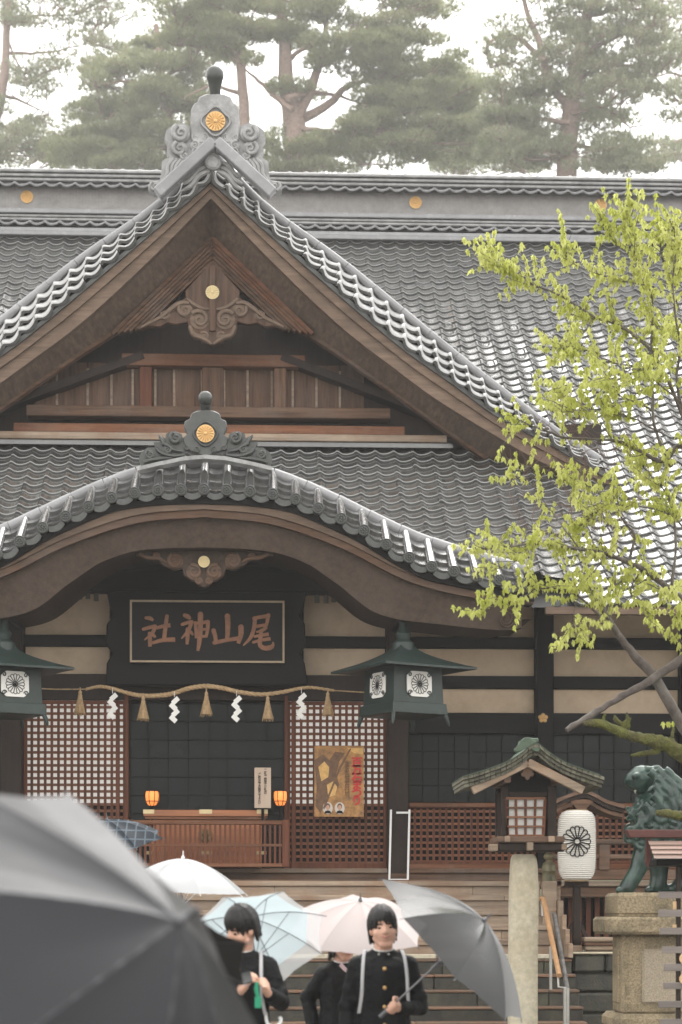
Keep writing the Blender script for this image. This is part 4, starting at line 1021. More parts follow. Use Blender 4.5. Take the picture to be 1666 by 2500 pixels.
# stone retaining wall right of the stairs
rw = thing('retaining_wall', (7.5, 27.3, 0), 'dark stone block wall to the right of the steps under the veranda', 'wall')
y0 = 27.05
for (ra, rb) in ((2329, 2376), (2376, 2424), (2424, 2475), (2475, 2540)):
    x = XR2+.02
    while x < 12.5:
        L = rr_.uniform(.38, .8); z1, z0 = zt(ra, y0), max(0, zt(rb, y0))
        MB().bb(x+.006, x+L-.006, y0+rr_.uniform(-.03, .02), y0+.4, z0+.006, z1-.006).build('wall_stone', M_STONED, rw, bevel=.03); x += L
MB().bb(XR2+.05, 12.5, y0+.38, 29.9, 0, zt(2329, y0)-.01).build('core', M_STONED, rw)
MB().bb(XR2-.05, 12.5, 27.0, 27.6, zt(2330, y0), zt(2325, y0)).build('coping', M_STONEL, rw, bevel=.01)
# ================================================================ VERANDA at the right
vr = thing('veranda', (7, 28.8, 1.1), 'dark timber veranda edge with rails beyond the bronze-capped post', 'veranda')
VY = 28.7; vx0, vx1 = pix(1350, 2200, VY).x, 12.5; vz = lambda py: pix(1450, py, VY).z
MB().bb(vx0, vx1, VY, 30.1, vz(2164), vz(2150)).build('floor_edge', M_STEPW, vr, bevel=.012)
MB().bb(vx0, vx1, VY+.06, VY+.3, vz(2190), vz(2165)).build('floor_beam', M_WOODX, vr, bevel=.012)
MB().bb(vx0, vx1, VY+.1, VY+.2, vz(2148), vz(2122)).build('lower_rail', M_WOODX, vr, bevel=.012)
for ya, yb in ((2048, 2062), (2085, 2098)): MB().bb(vx0, vx1, VY+.08, VY+.18, vz(yb), vz(ya)).build('rail', M_WOODX, vr, bevel=.02)
for px in (1478, 1600, 1720): MB().bb(pix(px-13, 0, VY).x, pix(px+13, 0, VY).x, VY+.06, VY+.22, vz(2124), vz(2062)).build('rail_block', M_WOODX, vr, bevel=.01)
for i in range(20):
    px = 1375+22*i
    MB().bb(pix(px, 0, VY).x, pix(px+12, 0, VY).x, VY+.35, VY+.4, vz(2312), vz(2190)).build('skirt_slat', M_REDZ, vr)
MB().bb(vx0, vx1, VY+.5, VY+.55, vz(2320), vz(2190)).build('skirt_back', M_DARK, vr)
# pile of weathered timbers on the wall ledge
tp = thing('timber_pile', (pix(1462, 2330, 27.4).x, 27.4, zt(2333, 27.4)), 'short pile of weathered squared timbers on the wall ledge', 'timber pile')
for k, (a, b) in enumerate(((2288, 2299), (2300, 2309), (2310, 2320), (2321, 2332))):
    MB().bb(pix(1424+2*k, 0, 27.4).x, pix(1520, 0, 27.4).x, 27.3+.02*k, 27.6, zt(b, 27.4), zt(a, 27.4)).build('timber', M_STEPW if k % 2 == 0 else M_WOODX, tp, bevel=.015)
# ================================================================ bronze-capped newel post
c = pix(1341, 2330, 28.0); nw = thing('newel_post', (c.x, 28.0, c.z), 'pale square wooden stair post with bronze onion-shaped cap', 'post')
zq = lambda py: pix(1341, py, 28.0).z; k = sc(28.0)
MB().bb(c.x-.095, c.x+.095, 27.9, 28.1, zq(2335), zq(2151)).build('shaft', M_STEPW, nw, bevel=.012)
m_gib = mat('aged_bronze_cap', (.17, .14, .075), rough=.5, var=.4, scale=8, metal=.25, bump=.15, stain=(.12, .14, .1), stain_w=.7, stain_s=5)
MB().lathe([(.10, zq(2151)), (.103, zq(2140)), (.098, zq(2139)), (.1, zq(2128)), (.104, zq(2127)), (.098, zq(2125)), (.1, zq(2115)), (.085, zq(2108)), (.05, zq(2103)), (.045, zq(2100)), (.07, zq(2096)), (.076, zq(2090)), (.06, zq(2085)), (.02, zq(2080))], 24, (c.x, 28.0, 0)).build('bronze_cap', m_gib, nw, 40)
# sloping pale string board beside the stairs, with stepped edge
sb = MB()
for i in range(5): sb.bb(c.x+.10-.0, c.x+.16, 28.3-.28*i-.28, 28.3-.28*i, zq(2335), zq(2165+34*i))
sb.build('stair_string', M_STEPW, nw, bevel=.008)
# ================================================================ handrail
hr = thing('handrail', (pix(1382, 2500, 25.3).x, 25.3, 0), 'metal stair handrail with an orange wooden grip beside the steps', 'handrail')
M_STEEL = mat('steel', (.42, .41, .38), rough=.35, var=.15, metal=.7, bump=.03)
M_OGRIP = mat('orange_grip', (.42, .24, .12), rough=.5, var=.2, scale=3, grain='z', bump=.1)
g0, g1 = pix(1327, 2195, 27.3), pix(1366, 2382, 25.6)
MB().tube([pix(1320, 2195, 27.35), g0, g1], .034, 12).build('grip', M_OGRIP, hr, 60)
MB().tube([pix(1322, 2200, 27.3), pix(1324, 2236, 27.3), pix(1335, 2236, 27.25)], .012, 8).build('bracket', M_STEEL, hr, 60)
MB().tube([pix(1362, 2372, 25.7), pix(1364, 2410, 25.6), pix(1384, 2412, 25.5)], .014, 8).build('bracket', M_STEEL, hr, 60)
m_post2 = mat('worn_post', (.13, .125, .12), rough=.6, var=.6, scale=10, bump=.2)
MB().tube([pix(1354, 2232, 27.1), pix(1386, 2418, 25.5)], .03, 10).build('lower_rail', m_post2, hr, 60)
b0 = pix(1383, 2412, 25.5); MB().tube([b0, (b0.x, b0.y, 0)], .042, 12).build('post', M_STEEL, hr, 60)
b0 = pix(1345, 2310, 26.4); MB().tube([b0, (b0.x, b0.y, .3)], .02, 10).build('post', M_STEEL, hr, 60)
# ================================================================ wooden lantern on a stone post
LY = 22.0
def lq(x, y, Y=LY): return pix(x/3.92+1080, y/3.92+1780, Y)
kk = sc(LY)/3.92
c = pix(1277, 2500, LY); sl = thing('stone_post_lantern', (c.x, LY, 0), 'wooden lantern house with shingled roof and paper panes on a pale stone post', 'lantern')
mb = MB(); 
vs = []
zs = [0, 1.0, lq(0, 1560).z, lq(0, 1300).z, lq(0, 1230).z, lq(0, 1200).z]; xl = [c.x-.155, c.x-.15, lq(648, 0).x, lq(660, 0).x, lq(668, 0).x, lq(685, 0).x]; xr = [c.x+.148, c.x+.146, lq(912, 0).x, lq(900, 0).x, lq(888, 0).x, lq(865, 0).x]
rws = []
for z, a, b in zip(zs, xl, xr):
    h = .14; rws.append([Vector((x, y, z)) for x, y in ((a+.03, LY-h), (a, LY-h+.03), (a, LY+h-.03), (a+.03, LY+h), (b-.03, LY+h), (b, LY+h-.03), (b, LY-h+.03), (b-.03, LY-h))])
mb.grid(rws, close=True); mb.add(rws[-1], [tuple(range(8))]); mb.build('stone_post', M_STONEL, sl, 50)
xm = lq(818, 0).x; 
def bx(name, x0, x1, y0, y1, d0, d1, m, bev=.008): return MB().bb(lq(x0, 0).x, lq(x1, 0).x, LY+d0, LY+d1, lq(0, y1).z, lq(0, y0).z).build(name, m, sl, bevel=bev)
bx('base_beam', 500, 1140, 1095, 1180, -.3, -.2, M_DARKZ, .02); bx('base_beam', 420, 500, 1108, 1175, -.34, -.2, M_STEPW); bx('base_beam', 1100, 1148, 1108, 1165, -.34, -.2, M_STEPW)
bx('base_beam', 480, 1145, 1095, 1170, .2, .3, M_DARKZ, .02)
bx('base_plate', 490, 1130, 1035, 1094, -.33, .33, M_WOODX, .012)
for a, b in ((560, 612), (970, 1030)): bx('beam_end', a, b, 1034, 1092, -.38, -.331, M_STEPW)
bx('beam_end', 766, 824, 1095, 1172, -.42, -.305, M_STEPW)
for a0, a1 in ((535, 1060),):
    for (xa, xb) in ((a0, a0+75), (a1-85, a1)):
        for d in (-.27, .19): bx('corner_post', xa, xb, 560, 1034, d, d+.085, M_DARKZ)
bx('lintel', 612, 975, 610, 660, -.255, -.2, M_DARKZ); bx('gable_board', 600, 1000, 400, 609, -.24, -.21, M_DARK); bx('side_wall', 545, 570, 600, 1030, -.2, .2, M_DARKZ); bx('side_wall', 1000, 1050, 600, 1030, -.2, .2, M_DARKZ); bx('back_wall', 580, 1000, 600, 1030, .2, .22, M_DARKZ)
# tapering paper window with 4x4 panes
tl_, tr_, bl_, br_ = lq(608, 664, LY-.24), lq(984, 664, LY-.24), lq(625, 1022, LY-.24), lq(965, 1022, LY-.24)
def quadp(u, v, y=0): return (tl_.lerp(tr_, u)).lerp(bl_.lerp(br_, u), v) + Vector((0, y, 0))
M_SHOJI = sheet('lantern_pane_paper', (.72, .71, .68), .2, rough=.8)
win = MB().add([quadp(0, 0), quadp(1, 0), quadp(1, 1), quadp(0, 1)] + [quadp(0, 0, .02), quadp(1, 0, .02), quadp(1, 1, .02), quadp(0, 1, .02)], [(0, 1, 2, 3), (4, 5, 6, 7)]).build('window', M_SHOJI, sl)
for i in range(5):
    w = .026 if i in (0, 4) else .02
    MB().bar(quadp(i/4, 0, -.015), quadp(i/4, 1, -.015), w*1.2, .03, up=(0, 1, 0)).build('muntin', M_REDZ, win)
    MB().bar(quadp(0, i/4, -.02), quadp(1, i/4, -.02), w, .03, up=(0, 1, 0)).build('muntin', M_REDX, win)
# roof: three layers of thick shingles curving to the eaves, rafters, ridge crest
RXs = [100, 250, 400, 550, 700, 815, 950, 1100, 1250, 1400, 1505]; RZs = [490, 452, 402, 345, 258, 172, 262, 348, 405, 455, 490]
def lqr(x, y, Y=LY): return lq(818+(x-818)*.945, y, Y)
def roofline(off): return [(lqr(x, 0).x, lqr(0, z+off).z) for x, z in zip(RXs, RZs)]
m_shin = mat('old_shingle', (.12, .115, .085), rough=.8, var=.45, scale=14, bump=.5, rnd=.25, stain=(.2, .2, .15), stain_w=.5, stain_s=6)
fr = [(x, z) for x, z in zip(RXs, RZs)]
def rl(x): return hermite([p[0] for p in fr], [p[1] for p in fr], x) if not 780 < x < 850 else 172+abs(x-815)*.6
for lay in range(3):
    y0_ = -.62+.03*lay
    for s_ in range(26):
        a = 105+lay*8 + (1500-105-lay*16)*s_/26; b = 105+lay*8 + (1500-105-lay*16)*(s_+1)/26; b -= 3
        j = rr_.uniform(-.006, .006); o0, o1 = 4+36*lay, 4+36*(lay+1)-3
        MB().band([(lqr(a, 0).x, lqr(0, rl(a)+o0).z), (lqr(b, 0).x, lqr(0, rl(b)+o0).z)], [(lqr(a, 0).x, lqr(0, rl(a)+o1).z), (lqr(b, 0).x, lqr(0, rl(b)+o1).z)], LY+y0_+j, LY+.6-.03*lay).build('shingle', m_shin, sl, bevel=.004)
MB().band([(lqr(x, 0).x, lqr(0, rl(x)-4).z) for x in range(100, 1510, 47)], [(lqr(x, 0).x, lqr(0, rl(x)+3).z) for x in range(100, 1510, 47)], LY-.63, LY+.6).build('copper_edge', M_PATINA, sl, 40)
for (a, b) in (((815, 320), (255, 590)), ((815, 320), (1380, 590))):
    for d in (-.5, 0.1):
        MB().bar(lqr(*a, LY+d), lqr(*b, LY+d), .09, .085, up=(0, 1, 0)).build('rafter', M_STEPW if d < 0 else M_DARK, sl, bevel=.008)
for a in (570, 1050): bx('purlin', a-34, a+34, 480, 540, -.5, .45, M_WOODX)
P = [lqr(a, b, LY-.48) for a, b in mirror([(815, 365), (775, 375), (765, 410), (745, 430), (758, 455), (785, 455), (795, 480), (815, 490)], 815)]
MB().prism([(p.x, p.z) for p in P], LY-.5, LY-.46).build('pendant', M_WOODX, sl, bevel=.004)
P = [lqr(a, b, LY-.6) for a, b in mirror([(815, 78), (770, 88), (762, 108), (735, 112), (730, 145), (712, 155), (718, 175), (690, 178), (688, 205), (705, 220), (745, 215), (780, 192), (815, 172)], 815)]
MB().prism([(p.x, p.z) for p in P], LY-.62, LY-.5).build('ridge_crest', M_PATINA, sl, 40, bevel=.006)
MB().bb(xm-.05, xm+.05, LY-.5, LY+.55, lqr(0, 165).z, lqr(0, 120).z).build('ridge', M_PATINA, sl, bevel=.01)
# ================================================================ white paper lantern on its roofed stand
PY = 27.3
c = lq(1288, 1110, PY); kz = sc(PY)/3.92
pl = thing('paper_lantern', c, 'ribbed white paper lantern with a black chrysanthemum outline', 'lantern')
prof = [(55, 778), (110, 779), (140, 790), (165, 815), (180, 850), (187, 900), (189, 1000), (189, 1200), (186, 1300), (178, 1360), (160, 1405), (130, 1438), (105, 1445), (55, 1446)]
N = 72; zt_, zb_ = 779, 1445; ph = [p[1] for p in prof]; pr_ = [p[0] for p in prof]
pp2 = []
for i in range(N+1):
    y = 779+(1445-779)*i/N; r = hermite(ph[1:-1], pr_[1:-1], y)
    pp2.append((r*kz*(1.0 if i % 2 == 0 else .93), lq(0, y, PY).z))
pp2.reverse()
body = MB().lathe(pp2, 40, (c.x, PY, 0)); M_LPAP = sheet('lantern_paper', (.82, .80, .76), .2, rough=.7); body.build('paper_body', M_LPAP, pl, 75)
e = MB()
for k in range(16):
    a = 2*math.pi*k/16; h = math.pi/16*.97; r = 138*kz
    pol = [(.2, -h*.9), (.5, -h*.96), (.8, -h), (.92, -h*.8), (.985, -h*.35), (.985, h*.35), (.92, h*.8), (.8, h), (.5, h*.96), (.2, h*.9)]
    P = [(r*q*math.cos(a+t)*.98, r*q*math.sin(a+t)*1.08) for q, t in pol]
    e.tube([Vector((c.x-.035+x, PY-math.sqrt(max(.0001, (189*kz)**2-(x-.035)**2))-.004, lq(0, 1080, PY).z+z)) for x, z in P], .0075, 5)
e.tube([Vector((c.x-.035+28*kz*math.cos(t), PY-math.sqrt((189*kz)**2-(28*kz*math.cos(t)-.035)**2)-.004, lq(0, 1080, PY).z+28*kz*math.sin(t))) for t in [2*math.pi*i/20 for i in range(21)]], .0075, 5)
e.build('crest', M_BLACKP, pl)
rim = MB().lathe([(58*kz, lq(0, 790, PY).z), (112*kz, lq(0, 786, PY).z), (112*kz, lq(0, 772, PY).z), (58*kz, lq(0, 770, PY).z)], 24, (c.x, PY, 0)); rim.lathe([(60*kz, lq(0, 1462, PY).z), (108*kz, lq(0, 1455, PY).z), (108*kz, lq(0, 1440, PY).z), (60*kz, lq(0, 1440, PY).z)], 24, (c.x, PY, 0)); rim.build('rim', mat('lantern_rim', (.3, .22, .13), rough=.6), pl, 40)
b = pix(1408, 2500, PY+.25); ls = thing('lantern_stand', (b.x, PY+.25, 1.13), 'dark wooden stand with a small curved roof behind the paper lantern', 'stand')
X = lambda px: pix(px, 0, PY+.25).x; Zz = lambda py: pix(1408, py, PY+.25).z
MB().bb(X(1408)-.05, X(1408)+.05, PY+.2, PY+.3, 1.13, Zz(1950)).build('post', M_DARKZ, ls, bevel=.01)
for s in (-1, 1): MB().bar((X(1408)+s*.03, PY+.25, Zz(2250)), (X(1408)+s*.22, PY+.25, Zz(2320)), .05, .06, up=(0, 1, 0)).build('brace', M_DARKZ, ls)
MB().bb(X(1375), X(1420), PY+.1, PY+.4, 1.13, Zz(2308)).build('foot_block', M_STEPW, ls, bevel=.02)
MB().bb(X(1380), X(1436), PY+.18, PY+.32, Zz(2165), Zz(2152)).build('cross_piece', M_DARKZ, ls)
rx = [1305, 1345, 1378, 1405, 1420, 1440, 1470, 1512]; rzz = [1985, 1958, 1943, 1934, 1932, 1940, 1956, 1968]
for k, (o, dp, m) in enumerate(((0, .38, M_WOODX), (10, .34, M_DARKZ), (22, .3, M_WOODX))):
    xs_ = [1305+(1512-1305)*i/20 for i in range(21)]; f = lambda x: hermite(rx, rzz, x)
    MB().band([(X(x), Zz(f(x)+o)) for x in xs_], [(X(x), Zz(f(x)+o+9)) for x in xs_], PY+.25-dp, PY+.25+dp).build('roof_board', m, ls, 40)
MB().prism([(X(1380), Zz(1955)), (X(1445), Zz(1955)), (X(1425), Zz(1975)), (X(1412), Zz(1990)), (X(1395), Zz(1972))], PY-.06, PY).build('pendant', M_WOODX, ls)
# ================================================================ granite pedestal and bronze lion-dog
KY = 21.3
def kq(x, y, Y=KY): return pix(x/3.62+1366, y/3.62+1850, Y)
k3 = sc(KY)/3.62
c = kq(900, 2353); pd = thing('stone_pedestal', (c.x, KY+.55, 0), 'tall mossy granite pedestal with stepped top carrying the lion statue', 'pedestal')
def pb(name, x0, y0, y1, dep, bev=.02, m=M_GRAN):
    xa = kq(x0, 0, KY-dep).x; cx_ = kq(900, 0).x; 
    return MB().bb(xa, 2*cx_-xa+.5, KY-dep, KY+.6+dep, kq(0, y1, KY-dep).z, kq(0, y0, KY-dep).z).build(name, m, pd, bevel=bev)
pb('top_block', 520, 1190, 1400, .12, .035); pb('cornice', 435, 1404, 1562, .2, .03); pb('cornice_neck', 525, 1385, 1404, .11, .01)
pb('shaft', 556, 1562, 2270, 0, .03)
pb('base_block', 500, 2270, 2420, .16, .05); 
MB().bb(kq(430, 0).x, kq(1500, 0).x+.3, KY-.35, KY+.95, 0, kq(0, 2415).z).build('base_block', M_GRAN, pd, bevel=.03)
a, b = kq(728, 1690), kq(1300, 2175); MB().bb(a.x, b.x, KY-.03, KY+.02, b.z, a.z).build('panel', mat('granite_panel', (.32, .27, .20), rough=.8, var=.35, scale=60, bump=.3), pd, bevel=.025)
a, b = kq(556, 1680), kq(556, 2175); MB().bb(a.x-.02, a.x+.02, KY+.12, KY+.48, b.z, a.z).build('edge_strip', M_GRAN, pd, bevel=.012)
MB().bb(kq(585, 0).x, kq(598, 0).x, KY-.012, KY+.01, kq(0, 2250).z, kq(0, 1600).z).build('edge_bead', M_GRAN, pd)

li = thing('lion_statue', (c.x, KY+.32, kq(0, 1190).z), 'green bronze lion-dog statue with curly mane and open mouth on the granite pedestal', 'statue')
LB = MB(); LYc = KY+.32
def L3(x, y, d=0): return kq(x, y, LYc+d)
def ell(x, y, d, rx_, ry_, rz_): LB.ball(L3(x, y, d), (rx_*k3*1.02, ry_*k3*1.02, rz_*k3*1.02), 16, 12)
# torso, chest, neck, skull, muzzle
LB.chain([L3(860, 540), L3(1000, 620), L3(1220, 700), L3(1400, 800)], [.30*1, .30, .29, .27], 16)
ell(760, 560, 0, 120, 110, 120); ell(905, 350, 0, 165, 170, 190); ell(810, 205, 0, 125, 105, 110)
ell(950, 250, 0, 110, 110, 140)
LB.chain([L3(730, 195), L3(670, 200), L3(635, 215)], [.16, .115, .075], 14)          # upper muzzle
ell(625, 210, 0, 26, 45, 28)                                                            # nose
ell(668, 262, .0, 36, 60, 22); ell(690, 160, -.12, 50, 30, 30); ell(690, 160, .12, 50, 30, 30)   # lip and brows
LB.chain([L3(820, 345), L3(740, 368), L3(700, 372)], [.085, .058, .04], 12)             # lower jaw
LB.chain([L3(780, 325, 0), L3(725, 345, 0)], [.03, .022], 8)
# legs
LB.chain([L3(800, 680, -.2), L3(745, 850, -.22), L3(690, 1000, -.22), L3(630, 1100, -.22), L3(600, 1150, -.22)], [.16, .115, .09, .085, .09], 12)
LB.chain([L3(600, 1155, -.22), L3(545, 1168, -.22)], [.075, .05], 10)
LB.chain([L3(900, 680, .18), L3(880, 900, .18), L3(880, 1050, .18), L3(870, 1140, .18)], [.16, .12, .095, .095], 12)
LB.chain([L3(870, 1150, .18), L3(800, 1165, .18)], [.075, .05], 10)
LB.chain([L3(1380, 850, -.2), L3(1260, 930, -.22), L3(1330, 1080, -.22), L3(1300, 1150, -.22)], [.24, .17, .1, .1], 12); LB.chain([L3(1300, 1155, -.22), L3(1190, 1168, -.22)], [.08, .055], 10)
LB.chain([L3(1380, 850, .2), L3(1180, 960, .2), L3(1120, 1080, .2), L3(1060, 1150, .2)], [.22, .15, .1, .1], 12); LB.chain([L3(1060, 1150, .2), L3(950, 1165, .2)], [.08, .055], 10)
for q in ((545, -.22), (800, .18), (950, .2), (1190, -.22)):
    for t in (-1, 0, 1): LB.ball(L3(q[0]-12, 1172, q[1]+t*.045), (.05, .028, .035), 8, 6)
# mane: rows of S-shaped locks ending in curls, both sides and down the neck
lr = random.Random(11)
def lock(x, y, d, ax, ay, L, r):
    p0 = L3(x, y, d); pts = []; n = 10
    for i in range(n):
        t = i/(n-1); a = t*1.6*math.pi; u = L*t
        pts.append(p0 + Vector((ax*u + .035*math.sin(a), (-.02 if d < 0 else .02)*math.sin(math.pi*t), -ay*u + .03*math.cos(a)*t)))
    LB.tube(pts, [r*(1-.6*t/(n-1)) for t in range(n)], 8)
    cxp = pts[-1]; LB.tube([cxp + Vector((p.x, -.02 if d < 0 else .02, p.z)) for p in spiral(0, 0, r*1.5, 1.25, lr.uniform(0, 6), 1 if lr.random() < .5 else -1, 14, .15)], r*.42, 6)
for row, (y, x0, x1, n) in enumerate(((120, 800, 930, 3), (190, 850, 1000, 3), (262, 840, 1030, 4), (335, 830, 1050, 4), (410, 760, 1050, 5), (480, 715, 1030, 5), (550, 690, 960, 4))):
    for j in range(n):
        x = x0+(x1-x0)*j/(n-1)+lr.uniform(-12, 12); f = (x-700)/330
        dd = .30+.08*math.sin(math.pi*min(1, max(0, (y-90)/450)))-.1*max(0, f-.7)
        for sgn in (-1, 1):
            lock(x, y+lr.uniform(-10, 10), sgn*dd, .25+.6*max(0, f-.1)-.5*(row > 4), .9, lr.uniform(.2, .27), lr.uniform(.05, .062))
for j in range(9):   # crest of locks over the crown and down the back of the neck
    t = j/8; x = 760+ 280*t; y = 105+ 12*math.sin(t*3) + 300*t**2.4
    for d in (-.1, .0, .1): lock(x, y, d, .75, .15+.8*t, .2, .045)
for j in range(6):   # beard and cheek locks
    lock(720+20*j, 380+22*j, -.2, -.3, .8, .16, .035); lock(720+20*j, 380+22*j, .2, -.3, .8, .16, .035)
lock(690, 430, -.05, -.55, .3, .12, .03); lock(700, 470, -.1, -.5, .6, .14, .03)
for s in (-1, 1): LB.ball(L3(725, 175, s*.115), (.032, .03, .03), 8, 6); LB.chain([L3(860, 175, s*.2), L3(920, 200, s*.27)], [.05, .02], 8)
M_LION = mat('verdigris_bronze', (.010, .03, .024), rough=.3, var=.5, scale=4, bump=.12, spec=.6, stain=(.06, .12, .095), stain_w=.7, stain_s=4.5)
remesh_build(LB, .0115, 'body', M_LION, li, 1, .3)
tooth = MB()
for d in (-.07, -.03, .03, .07):
    p = L3(672, 285, d); tooth.lathe([(.014, 0), (.002, -.04)], 6, p)
tooth.build('teeth', mat('tooth', (.5, .5, .42), rough=.4), li)

# ================================================================ plaque rack with little red roof at the right edge
EY = 17.0
def eq(x, y, Y=EY): return pix(x/3.62+1366, y/3.62+1850, Y)
c = eq(1060, 2353); er = thing('plaque_rack', (c.x, EY, 0), 'timber rack of grey cross slats with a small red-edged roof at the right edge', 'rack')
xe = eq(1600, 0).x
MB().bb(eq(1040, 0).x, eq(1076, 0).x, EY, EY+.06, 0, eq(0, 960).z).build('post', M_DARKZ, er, bevel=.006)
MB().bb(xe-.1, xe-.04, EY, EY+.06, 0, eq(0, 960).z).build('post', M_DARKZ, er, bevel=.006)
M_SLAT = mat('grey_slat', (.19, .165, .15), rough=.7, var=.3, scale=3, grain='x', bump=.25, rnd=.2)
for (x0, y0, y1) in ((872, 1182, 1242), (872, 1342, 1405), (884, 1502, 1563), (906, 1668, 1728), (920, 1822, 1886), (918, 1986, 2045), (872, 2150, 2210), (890, 2310, 2370)):
    MB().bb(eq(x0, 0).x, xe, EY-.022, EY-.002, eq(0, y1).z, eq(0, y0).z).build('slat', M_SLAT, er, bevel=.003)
M_REDP = mat('red_copper', (.075, .02, .015), rough=.6, var=.3, bump=.1)
P = [(575, 640), (605, 706), (1700, 716), (1700, 640)]; MB().prism([(eq(a, b).x, eq(a, b).z) for a, b in P], EY-.1, EY+.04).build('roof_edge', M_REDP, er, bevel=.004)
MB().prism([(eq(a, b).x, eq(a, b).z) for a, b in ((765, 713), (800, 713), (806, 890), (778, 970), (756, 930))], EY-.04, EY+.02).build('roof_side', M_REDP, er)
m_sh2 = mat('pinkish_board', (.33, .23, .19), rough=.45, var=.2, scale=3, grain='x', bump=.15, rnd=.2)
for k, (xa, ya, yb) in enumerate(((786, 735, 768), (800, 770, 806), (815, 808, 848), (828, 850, 890))):
    MB().add([eq(xa, ya, EY-.08-.03*k), eq(1700, ya, EY-.08-.03*k), eq(1700, yb, EY-.13-.03*k), eq(xa+10, yb, EY-.13-.03*k), eq(xa, ya, EY-.05-.03*k), eq(1700, ya, EY-.05-.03*k), eq(1700, yb, EY-.1-.03*k), eq(xa+10, yb, EY-.1-.03*k)], [(0, 1, 2, 3), (4, 5, 6, 7), (0, 1, 5, 4), (1, 2, 6, 5), (2, 3, 7, 6), (3, 0, 4, 7)]).build('roof_board', m_sh2, er)
MB().bb(eq(850, 0).x, xe, EY-.05, EY+.3, eq(0, 955).z, eq(0, 893).z).build('roof_beam', M_DARK, er, bevel=.006)
m_em = mat('votive_wood', (.6, .4, .22), rough=.6, var=.15, scale=3, grain='x', bump=.1)
for i, (x, y, r, lab) in enumerate(((1106, 1775, 46, 'upper round pale wooden plaque cut by the picture edge'), (1106, 1955, 46, 'lower round pale wooden plaque cut by the picture edge'))):
    p = eq(x, y, EY-.04); m = MB().prism([(p.x+r*sc(EY)/3.62*math.cos(t), p.z+r*sc(EY)/3.62*math.sin(t)) for t in [2*math.pi*k/24 for k in range(24)]], EY-.045, EY-.03)
    o = m.build('votive_plaque', m_em, None, bevel=.002); tag(o, lab, 'plaque', 'votive plaques on the rack')
for i, (x, y0, y1, lab) in enumerate(((1022, 1270, 1340, 'small upright orange plaque tucked behind the slats near the top'), (1020, 1475, 1500, 'tiny orange plaque corner between the second and third slats'))):
    a, b = eq(x-16, y0, EY+.02), eq(x+16, y1, EY+.02); o = MB().bb(a.x, b.x, EY+.015, EY+.03, b.z, a.z).build('votive_plaque', m_em, None); tag(o, lab, 'plaque', 'votive plaques on the rack')
